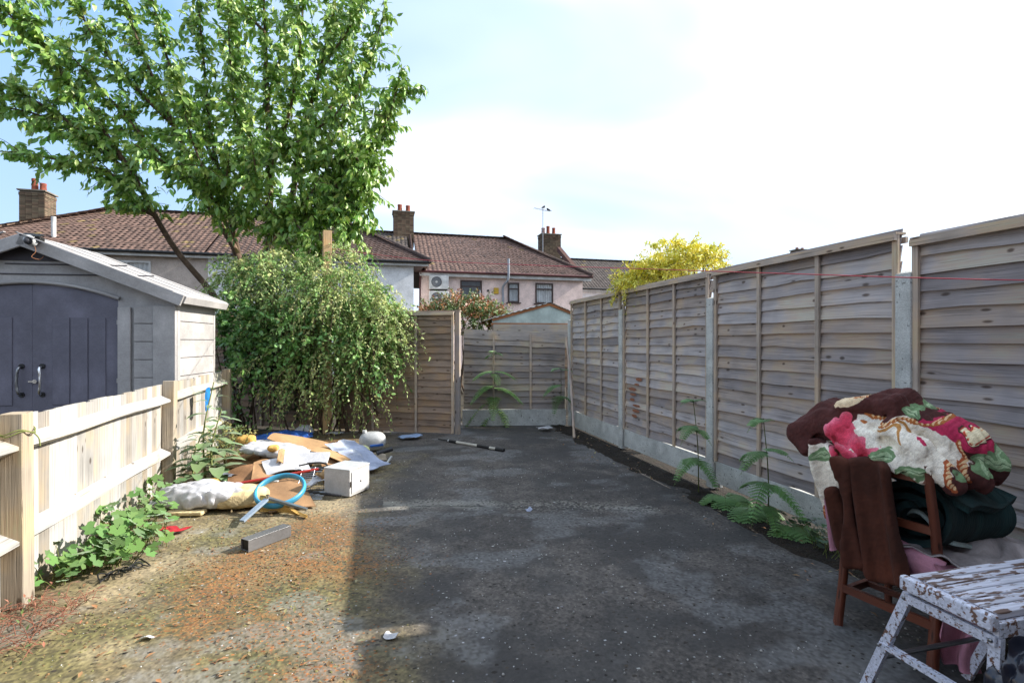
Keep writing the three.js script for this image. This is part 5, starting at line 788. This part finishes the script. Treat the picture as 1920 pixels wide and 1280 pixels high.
{ // loose grit and crumbs of moss on the concrete
  const R = rng(1313), g = new THREE.IcosahedronGeometry(1, 0), n = 5200, m = new THREE.InstancedMesh(g, S({ color: 0xffffff, roughness: .95 }), n), M4 = new THREE.Matrix4(), q = new THREE.Quaternion(), c = new THREE.Color();
  for (let i = 0; i < n; i++) { const mossy = i < 3600; let X, Sd; if (mossy) { const [sx, sz, r, k] = spots[Math.floor(R() * 20)]; X = sx + (R() + R() - 1) * r * 1.7; Sd = sz + (R() + R() - 1) * r * 1.7; } else { X = mix(-1.6, 2.6, R()); Sd = mix(1.2, 6, Math.pow(R(), 1.5)); }
    const s = mossy ? .002 + R() * R() * .007 : .0015 + R() * R() * .006; q.setFromAxisAngle(rdir(R), R() * 6); M4.compose(V(clamp(X, -1.85, 2.9), s * .25, -Sd), q, V(s, s * (mossy ? .7 : .8), s * (.7 + R() * .6))); m.setMatrixAt(i, M4);
    const k = .6 + R() * .8; if (mossy) { const t = R(); c.setRGB(...(t < .4 ? [.20 * k, .115 * k, .05 * k] : t < .75 ? [.17 * k, .16 * k, .06 * k] : [.12 * k, .09 * k, .06 * k])); } else c.setRGB(.34 * k, .33 * k, .31 * k); m.setColorAt(i, c); }
  m.name = 'loose_grit'; m.castShadow = m.receiveShadow = true; m.userData.kind = 'stuff'; meta(m, 'loose grit and crumbs of moss scattered over the concrete', 'grit'); scene.add(m);
}
{ // the house at the photographer's back, whose bulk dims the near end of the yard
  const o = thing('terraced_house', 'low rear extension of a house behind the camera, outside the photo', 'house', [.6, 0, 1.15]); const wl = holedWall(-3.6, 3.6, 2.9, [[-.6, 1.05, 1.0, 2.06], [1.6, 1.5, 1.4, 1.2]]); wl.translate(0, 0, .3);
  part('wall', wl, S({ color: C(150, 112, 92), map: pebble, roughness: .95 }), o); part('back_room', box(7.0, 2.85, .1, 0, 1.43, 2.4), M.room, o); part('roof', box(7.4, .1, 3, 0, 2.96, 1.3), M.dkWood, o); for (const x of [-3.5, 3.5]) part('side_wall', box(.1, 2.85, 2.0, x, 1.43, 1.32), M.room, o);
  for (const [x, y, w, h] of [[1.6, 1.5, 1.4, 1.2]]) { const f = part('window', merge([box(w, .06, .06, 0, h / 2 - .03, 0), box(w, .06, .06, 0, -h / 2 + .03, 0), box(.06, h - .12, .06, -w / 2 + .03, 0, 0), box(.06, h - .12, .06, w / 2 - .03, 0, 0)]), M.white, o); f.position.set(x, y, .15); part('pane', new THREE.PlaneGeometry(w - .1, h - .1), M.glass, f); }
}
flat('white_plastic_sheet', 'crumpled white sheet between the foam slab and the red pole', 'plastic sheet', [G(500, 892, .12), G(585, 882, .13), G(570, 862, .20), G(490, 866, .21)], MJ.wrap, .03, .004);
flat('cardboard_sheet', 'small tan cardboard flap leaning against the white board', 'cardboard', [G(518, 868, .21), G(530, 868, .21), G(534, 842, .30), G(522, 845, .31)], MJ.hard, .01);
flat('cardboard_sheet', 'torn cardboard corner poking out behind the white cabinet', 'cardboard', [G(604, 878, .10), G(640, 872, .11), G(632, 858, .16), G(600, 864, .17)], MJ.card, .015);
{ const p = G(600, 905, .08); solo('white_paper', crumple(.24, .18, (s, t) => .05 + .04 * Math.sin(s * 3), 83, 18, 14, .05, .002), MJ.paper, 'crumpled white paper under the chrome rack', 'paper', V(p.x, .01, p.z), .4); const q = G(445, 900, .05); solo('printed_leaflet', crumple(.22, .14, (s, t) => .09, 85, 12, 10, .02, .002), plain(150, 156, 170, .5, 0, smB), 'grey crumpled leaflet left of the leaning cardboard', 'paper', V(q.x, .03, q.z), .9); }
// ---------------------------------------------------------------- chair with blankets, step stool and bag on the right
const CH = K(1.785, 2.43, 0), CA = -79.5 * Math.PI / 180;
{
  const o = thing('dining_chair', 'dark brown wooden dining chair carrying the blanket heap', 'chair', CH, CA), m = MW.chair, hw = .2;
  for (const s of [-1, 1]) {
    part('back_leg', limb([V(s * (hw + .005), 0, .05), V(s * hw, .28, .008), V(s * hw, .5, 0), V(s * (hw - .005), .90, .07)].map(p => p), .025, .02, 16, 4), m, o);
    part('front_leg', limb([V(s * (hw + .02), 0, -.41), V(s * (hw + .02), .44, -.41)], .02, .025, 4, 4), m, o);
    part('side_stretcher', bar(V(s * (hw + .008), .16, 0), V(s * (hw + .018), .16, -.40), .022, .035), m, o); part('side_rail', bar(V(s * hw, .41, 0), V(s * (hw + .02), .41, -.40), .024, .07), m, o);
  }
  part('back_stretcher', bar(V(-hw, .19, .024), V(hw, .19, .024), .022, .038), m, o); part('middle_stretcher', bar(V(-hw - .01, .162, -.2), V(hw + .01, .162, -.2), .02, .026), m, o); part('front_rail', bar(V(-hw, .41, -.41), V(hw, .41, -.41), .024, .07), m, o); part('back_rail', bar(V(-hw, .41, 0), V(hw, .41, 0), .024, .07), m, o);
  part('top_rail', bar(V(-hw, .85, .062), V(hw, .85, .062), .022, .07), m, o); part('lower_back_rail', bar(V(-hw, .6, .012), V(hw, .6, .012), .018, .035), m, o); part('seat', box(.45, .03, .44, 0, .46, -.2, 0, 0, .012), m, o);
}
// printed fleece: cream ground with pink flowers, green leaves, scalloped rust borders and plain brown ends
const floral = (() => {
  const c = document.createElement('canvas'); c.width = c.height = 1024; const x = c.getContext('2d'), R = rng(12); const U = v => (v + .6) / 1.2 * 1024, W = v => (1.3 - v) / 1.2 * 1024; // metres to canvas
  x.fillStyle = '#4a2420'; x.fillRect(0, 0, 1024, 1024);
  const blob = (pts, f) => { x.fillStyle = f; x.beginPath(); pts.forEach(([a, b], i) => i ? x.lineTo(U(a), W(b)) : x.moveTo(U(a), W(b))); x.closePath(); x.fill(); };
  const scallop = (a, b, n, r, col, col2) => { for (let k = 0; k <= n; k++) { const t = k / n, X = U(mix(a[0], b[0], t)), Y = W(mix(a[1], b[1], t)); x.fillStyle = col; x.beginPath(); x.ellipse(X, Y, r, r * .75, Math.atan2(b[1] - a[1], b[0] - a[0]), 0, 7); x.fill(); x.fillStyle = col2; x.beginPath(); x.arc(X + 4, Y - 3, r * .5, 0, 7); x.fill(); } };
  const flower = (X, Y, r) => { X = U(X); Y = W(Y); for (let k = 0; k < 7; k++) { const a = k * .9 + R(), g = x.createRadialGradient(X, Y, 2, X + Math.cos(a) * r * .6, Y + Math.sin(a) * r * .6, r * .8); g.addColorStop(0, '#a81f34'); g.addColorStop(.55, '#d64a63'); g.addColorStop(1, '#eda0ae'); x.fillStyle = g; x.beginPath(); x.ellipse(X + Math.cos(a) * r * .55, Y + Math.sin(a) * r * .55, r * .62, r * .4, a, 0, 7); x.fill(); } x.fillStyle = '#8f1428'; x.beginPath(); x.arc(X, Y, r * .2, 0, 7); x.fill(); };
  const leaf = (X, Y, r, a) => { X = U(X); Y = W(Y); x.save(); x.translate(X, Y); x.rotate(a); x.fillStyle = '#6f8a62'; x.beginPath(); x.ellipse(0, 0, r, r * .55, 0, 0, 7); x.fill(); x.strokeStyle = '#a9bd95'; x.lineWidth = 2.5; for (let k = -4; k <= 4; k++) { x.beginPath(); x.moveTo(-r * .9, 0); x.quadraticCurveTo(0, k * r * .12, r * .9, 0); x.stroke(); } x.strokeStyle = '#4c6646'; x.lineWidth = 3; x.beginPath(); x.moveTo(-r, 0); x.lineTo(r, 0); x.stroke(); x.restore(); };
  blob([[-.12, 1.06], [.10, 1.08], [.30, 1.0], [.36, .86], [.22, .78], [-.02, .84], [-.16, .86]], '#e6dccb'); blob([[-.34, .92], [-.2, .92], [-.16, .7], [-.2, .5], [-.34, .42]], '#e6dccb'); blob([[-.26, 1.16], [-.1, 1.18], [-.12, 1.12], [-.24, 1.10]], '#e3c9a4');
  blob([[.18, 1.09], [.34, 1.01], [.46, .92], [.43, .88], [.3, .97], [.16, 1.06]], '#b52a50'); blob([[.22, 1.1], [.40, 1.03], [.55, .92], [.56, .86], [.36, 1.0]], '#e4d3ae');
  scallop([-.08, 1.07], [.26, 1.05], 16, 11, '#a8612f', '#dcb98c'); scallop([.31, .97], [.36, .80], 9, 14, '#a8552f', '#e2c092'); scallop([-.30, .52], [-.17, .70], 12, 13, '#a8552f', '#dba678'); scallop([-.26, 1.14], [-.1, 1.17], 7, 9, '#b4683a', '#e5cfa8'); scallop([.24, 1.08], [.56, .89], 18, 6, '#b3402f', '#dcb98c');
  flower(-.17, 1.0, 62); flower(-.06, .93, 74); flower(-.15, .9, 60); flower(.05, .87, 48); flower(-.02, .86, 50); leaf(.06, .93, 56, .2); leaf(.19, .87, 50, -.4); leaf(-.27, .86, 58, -.35); leaf(.42, .86, 60, .5); leaf(.48, .93, 46, .3); leaf(.12, 1.1, 40, .5);
  x.strokeStyle = '#b98348'; x.lineWidth = 12; x.beginPath(); x.moveTo(U(.0), W(1.04)); x.quadraticCurveTo(U(.12), W(1.06), U(.14), W(.99)); x.stroke();
  const d = x.getImageData(0, 0, 1024, 1024).data; // fleece nap
  const t = tex(1024, 1024, (u, v, i, j) => { const wi = Math.round(clamp(i + (fbm(i * .012, j * .012, 4, 61) - .5) * 70, 0, 1023)), wj = Math.round(clamp(j + (fbm(i * .012 + 40, j * .012, 4, 67) - .5) * 70, 0, 1023)), o = ((1023 - wj) * 1024 + wi) * 4, k = .82 + .22 * fbm(i * .05, j * .05, 3, 8) + .2 * vn(i * .45, j * .45, 4) + .1 * (fbm(i * .02, j * .02, 3, 6) - .5); return [d[o] / 255 * k, d[o + 1] / 255 * k, d[o + 2] / 255 * k]; }); return t;
})();
const fleece = S({ map: floral, roughness: .95, bumpMap: fine, bumpScale: .006 }), brownFleece = plain(104, 54, 36, .98, 0, smB, .003), greenFleece = plain(28, 62, 62, .98, 0, smB, .003), pinkCloth = plain(226, 158, 178, .95), greyCloth = plain(196, 184, 182, .95, 0, smB);
{
  const o = thing('floral_blanket', 'brown fleece blanket with pink flowers heaped over the chair back', 'blanket', CH, CA); const uvf = (x, y, z) => [((x > 0 ? x / .76 : x) + .6) / 1.2, 1 - (1.3 - y - z * .25) / 1.2];
  const caps = [[[-.28, 1.0, -.08], [.05, 1.05, -.12], .13, .13], [[.05, 1.03, -.12], [.30, .96, -.2], .13, .11], [[-.04, 1.12, -.06], [.04, 1.15, -.1], .075, .075], [[-.30, 1.03, -.04], [-.45, .92, .02], .085, .055], [[-.2, 1.1, .0], [.04, 1.15, -.02], .05, .05], [[.22, .99, -.14], [.37, .88, -.26], .10, .085], [[.06, 1.10, -.02], [.34, .98, -.12], .045, .045], [[-.12, .93, .05], [.2, .88, .04], .065, .07], [[.16, .96, .05], [.34, .84, .0], .06, .06], [[-.2, .98, .07], [-.1, .88, .09], .05, .045], [[-.08, 1.02, .06], [.02, .9, .10], .045, .05], [[.04, 1.02, .05], [.22, .96, .06], .05, .05], [[-.42, .93, .03], [-.36, .86, .05], .05, .04], [[.26, .92, -.05], [.38, .84, -.14], .05, .06]];
  const f = (x0, y, z) => { const x = x0 > 0 ? x0 / .76 : x0; let d = 9; for (const [a, b, ra, rb] of caps) d = smin(d, capD(x, y, z, a, b, ra, rb), .028); const w = 1 - Math.abs(2 * n3(x * 7 + y * 3, y * 8 - x * 4, z * 7, 5) - 1); return d + .034 * (w - .6) + .010 * (Math.abs(2 * n3(x * 17 + y * 6, y * 17, z * 17, 9) - 1) - .4); };
  part('heap', sdfMesh(f, [-.62, .7, -.42], [.62, 1.32, .24], .0095, uvf), fleece, o);
  // brown fold hanging over the chair back
  const fold = (x0, x1, yb, yt, z0, th, seed, slant = 0) => sdfMesh((x, y, z) => { const t = (yt - y) / (yt - yb), xc = (x0 + x1) / 2 + slant * t, hw = (x1 - x0) / 2 * (.92 + .08 * t), zc = z0 + .05 * (1 - t); const wr = .014 * (Math.abs(2 * n3(x * 11 + y * 2, y * 4 + seed, z * 6, 3) - 1) - .4) + .006 * (n3(x * 30, y * 14, z * 20, 8) - .5), g = wr + .016 * Math.sin((x - xc) * 46 + seed + y * 2) + .008 * Math.sin((x - xc) * 90 + y * 5 + seed); const dx = Math.abs(x - xc) - hw + .03 + .02 * Math.sin(y * 9 + seed), dy = Math.abs(y - (yb + yt) / 2) - (yt - yb) / 2 + .03 - .02 * Math.sin((x - xc) * 18 + seed), dz = Math.abs(z - zc - g) - th / 2 + .028; return Math.hypot(Math.max(dx, 0), Math.max(dy, 0), Math.max(dz, 0)) + Math.min(Math.max(dx, dy, dz), 0) - .028; }, [x0 - .1, yb - .06, z0 - .14], [x1 + .1, yt + .06, z0 + .2], .012, uvf);
  part('brown_fold', fold(-.15, .10, .33, .88, .075, .085, 1.2, .02), brownFleece, o); part('brown_fold', fold(-.15, -.06, .36, .87, .13, .05, 2.2, .03), brownFleece, o); part('patterned_fold', fold(-.33, -.20, .50, .92, .0, .08, 3.4, .02), fleece, o); part('brown_edge', fold(-.26, -.17, .38, .70, .03, .06, .4, .03), brownFleece, o);
}
{ // pink sheet: a corner hanging left of the chair and a long fall on the right
  const o = thing('pink_sheet', 'pink sheet hanging from the chair below the blankets', 'sheet', CH, CA);
  part('left_corner', sheet((s, t) => { const a = s * 2 - 1, y = mix(.62, .36 + .08 * a * a, t); return [-.275 + a * .07 * (1 - .35 * t) + .03 * t, y, .0 + .035 * Math.cos(a * 3) + .01 * Math.sin(s * 14)]; }, 20, 14, .012), pinkCloth, o);
  part('middle_fold', sheet((s, t) => [mix(.0, .24, s), mix(.54, .42, t) - .06 * s, .03 + .03 * Math.sin(t * 3) - .02 * s], 12, 8, .012), pinkCloth, o);
  part('long_fall', sheet((s, t) => [mix(.20, .30, s) + .05 * t + .03 * Math.sin(t * 5), mix(.47, .03, t), .02 - .05 * s + .035 * Math.sin(s * 7 + t * 3) - .03 * t], 16, 24, .01), pinkCloth, o);
}
{ // rolled green blanket on the seat
  const o = thing('green_blanket', 'dark green blanket rolled up on the chair seat', 'blanket', CH, CA); const c = [.09, .632], sp = []; for (let k = 0; k <= 70; k++) { const a = k / 70 * Math.PI * 4.6 + 1.2, r = .045 + .105 * k / 70; sp.push([c[0] + Math.cos(a) * r * 1.12, c[1] + Math.sin(a) * r * .98]); }
  part('roll', sheet((s, t) => { const i = Math.min(69.999, s * 70), k = Math.floor(i), q = i - k, p = [mix(sp[k][0], sp[k + 1][0], q), mix(sp[k][1], sp[k + 1][1], q)]; const w = .012 * Math.sin(t * 7 + s * 9) + .01 * Math.sin(s * 23 + t * 3); return [p[0] + w + t * .06, p[1] + w * .6 - t * .01, -.03 - t * .36 + .02 * Math.sin(s * 11)]; }, 120, 14, .032), greenFleece, o);
  part('pale_lining', sheet((s, t) => [.02 + s * .22, .60 + .05 * Math.sin(s * 5) - .08 * t, -.06 - t * .3], 12, 8, .02), plain(190, 205, 200, .95), o); part('top_fold', sheet((s, t) => [mix(.0, .30, s), .80 - .10 * s * s - .02 * Math.sin(t * 6 + s * 4), -.04 - t * .4], 18, 12, .035), greenFleece, o);
  const g = thing('grey_sheet', 'crumpled greyish sheet spilling off the right of the chair seat', 'sheet', CH, CA); part('cloth', crumple(.5, .55, (s, t) => .50 - .13 * s * s + .03 * Math.sin(t * 6), 72, 30, 30, .07, .01), greyCloth, g).position.set(.36, .0, -.22); part('lower_cloth', crumple(.32, .45, (s, t) => .43 - .22 * s, 75, 22, 22, .06, .01), greyCloth, g).position.set(.42, -.02, -.2);
}
{ // metal step stool with peeling white paint
  const peel = tex(512, 512, (u, v) => { const a = fbm(u * 18, v * 18, 5, 301, 18, 18), b = fbm(u * 46, v * 46, 4, 307, 46, 46), p = sst(.60, .65, a * .6 + b * .4), k = .88 + .14 * (vn(u * 70, v * 70, 3, 70, 70) - .5); let c = [k * .93, k * .94, k]; c = mix3(c, [.42, .27, .2], p * .9); return mix3(c, [.30, .29, .30], sst(.66, .72, b) * .5); }, true, 3, 3), peel2 = peel.clone(); peel2.needsUpdate = true;
  const worn = tex(512, 512, (u, v) => { const a = fbm(u * 9, v * 40, 6, 311, 9, 40), p = sst(.54, .62, a), k = .86 + .2 * (vn(u * 8, v * 120, 3, 8, 120) - .5); return mix3([k * .90, k * .90, k * .95], [.34, .24, .19], p * .85); }, true, 2, 2);
  const pm = S({ map: peel, roughness: .5, bumpMap: fine, bumpScale: .001 }), wm = S({ map: worn, roughness: .65, bumpMap: woodBump, bumpScale: .002 });
  const o = thing('step_stool', 'step stool with peeling white paint and slatted top at the bottom right', 'step stool', K(1.42, 1.845, 0), 0); const u = V(.246 * CT - .968 * ST, 0, .246 * ST + .968 * CT), w = V(.968 * CT + .246 * ST, 0, .968 * ST - .246 * CT);
  o.rotation.y = Math.atan2(-u.z, u.x); const H = .60, E = .285, Lg = .62; // local x along the near end, -z along the length
  const t = Math.sign(V(0, 0, -1).applyAxisAngle(V(0, 1, 0), o.rotation.y).dot(w)) || 1; const Z = d => -t * -1 * -d * 1; const z = d => (t > 0 ? -d : d);
  for (let k = 0; k < 6; k++) part('slat', box(.041, .022, Lg, .03 + k * .046, H - .011, z(Lg / 2 + .005), k * .3, k * .17, .004), wm, o);
  part('end_board', box(E + .01, .052, .03, E / 2, H - .028, z(-.012), .2, .4, .008), pm, o); part('side_rail', box(.022, .05, Lg, .004, H - .05, z(Lg / 2), 0, 0, .004), pm, o); part('side_rail', box(.022, .05, Lg, E - .004, H - .05, z(Lg / 2), 0, 0, .004), pm, o); part('far_end_board', box(E, .05, .022, E / 2, H - .03, z(Lg + .018)), pm, o);
  for (const e of [.012, Lg - .03]) {
    part('slanted_leg', bar(V(.004, H - .075, z(e)), V(-.20, .0, z(e - .0)), .034, .02, false, V(0, 0, 1)), pm, o); part('upright_leg', bar(V(E - .01, H - .075, z(e)), V(E - .03, 0, z(e)), .034, .02, false, V(0, 0, 1)), pm, o);
    part('top_brace', box(E, .034, .018, E / 2, H - .085, z(e - .013), .5, .1, .003), pm, o); part('cross_brace', bar(V(-.10, .29, z(e)), V(E - .02, .29, z(e)), .03, .018), pm, o);
    for (const [x, y] of [[.002, H - .085], [E - .012, H - .085], [-.095, .29]]) part('rivet', new THREE.SphereGeometry(.007, 8, 6).scale(1, 1, .5).toNonIndexed(), M.steel, o).position.set(x, y, z(e - .025));
  }
  part('tie_tube', bar(V(-.13, .215, z(.02)), V(-.13, .215, z(Lg - .04)), .02, .02, true), M.steel, o);
  // paint pot shadowed under the top and the black bag
  const b = K(1.52, 1.42, 0), g = sdfMesh((x, y, zz) => { const q = Math.hypot(x / .17, (y - .30) / .36, zz / .125); const cr = 1 - Math.abs(2 * n3(x * 9 + y * 4, y * 6 - x * 5, zz * 9, 15) - 1), c2 = 1 - Math.abs(2 * n3(x * 20, y * 16 + x * 8, zz * 20, 19) - 1); return Math.max((q - 1) * .13 + .06 * (cr - .65) + .02 * (c2 - .6), -y); }, [-.27, -.02, -.22], [.27, .74, .22], .012);
  solo('rubbish_sack', g, new THREE.MeshPhysicalMaterial({ color: C(34, 36, 48), roughness: .3, clearcoat: .3 }), 'crumpled black plastic sack at the bottom right corner', 'sack', b, -TH);
}
renderer.render(scene, camera);
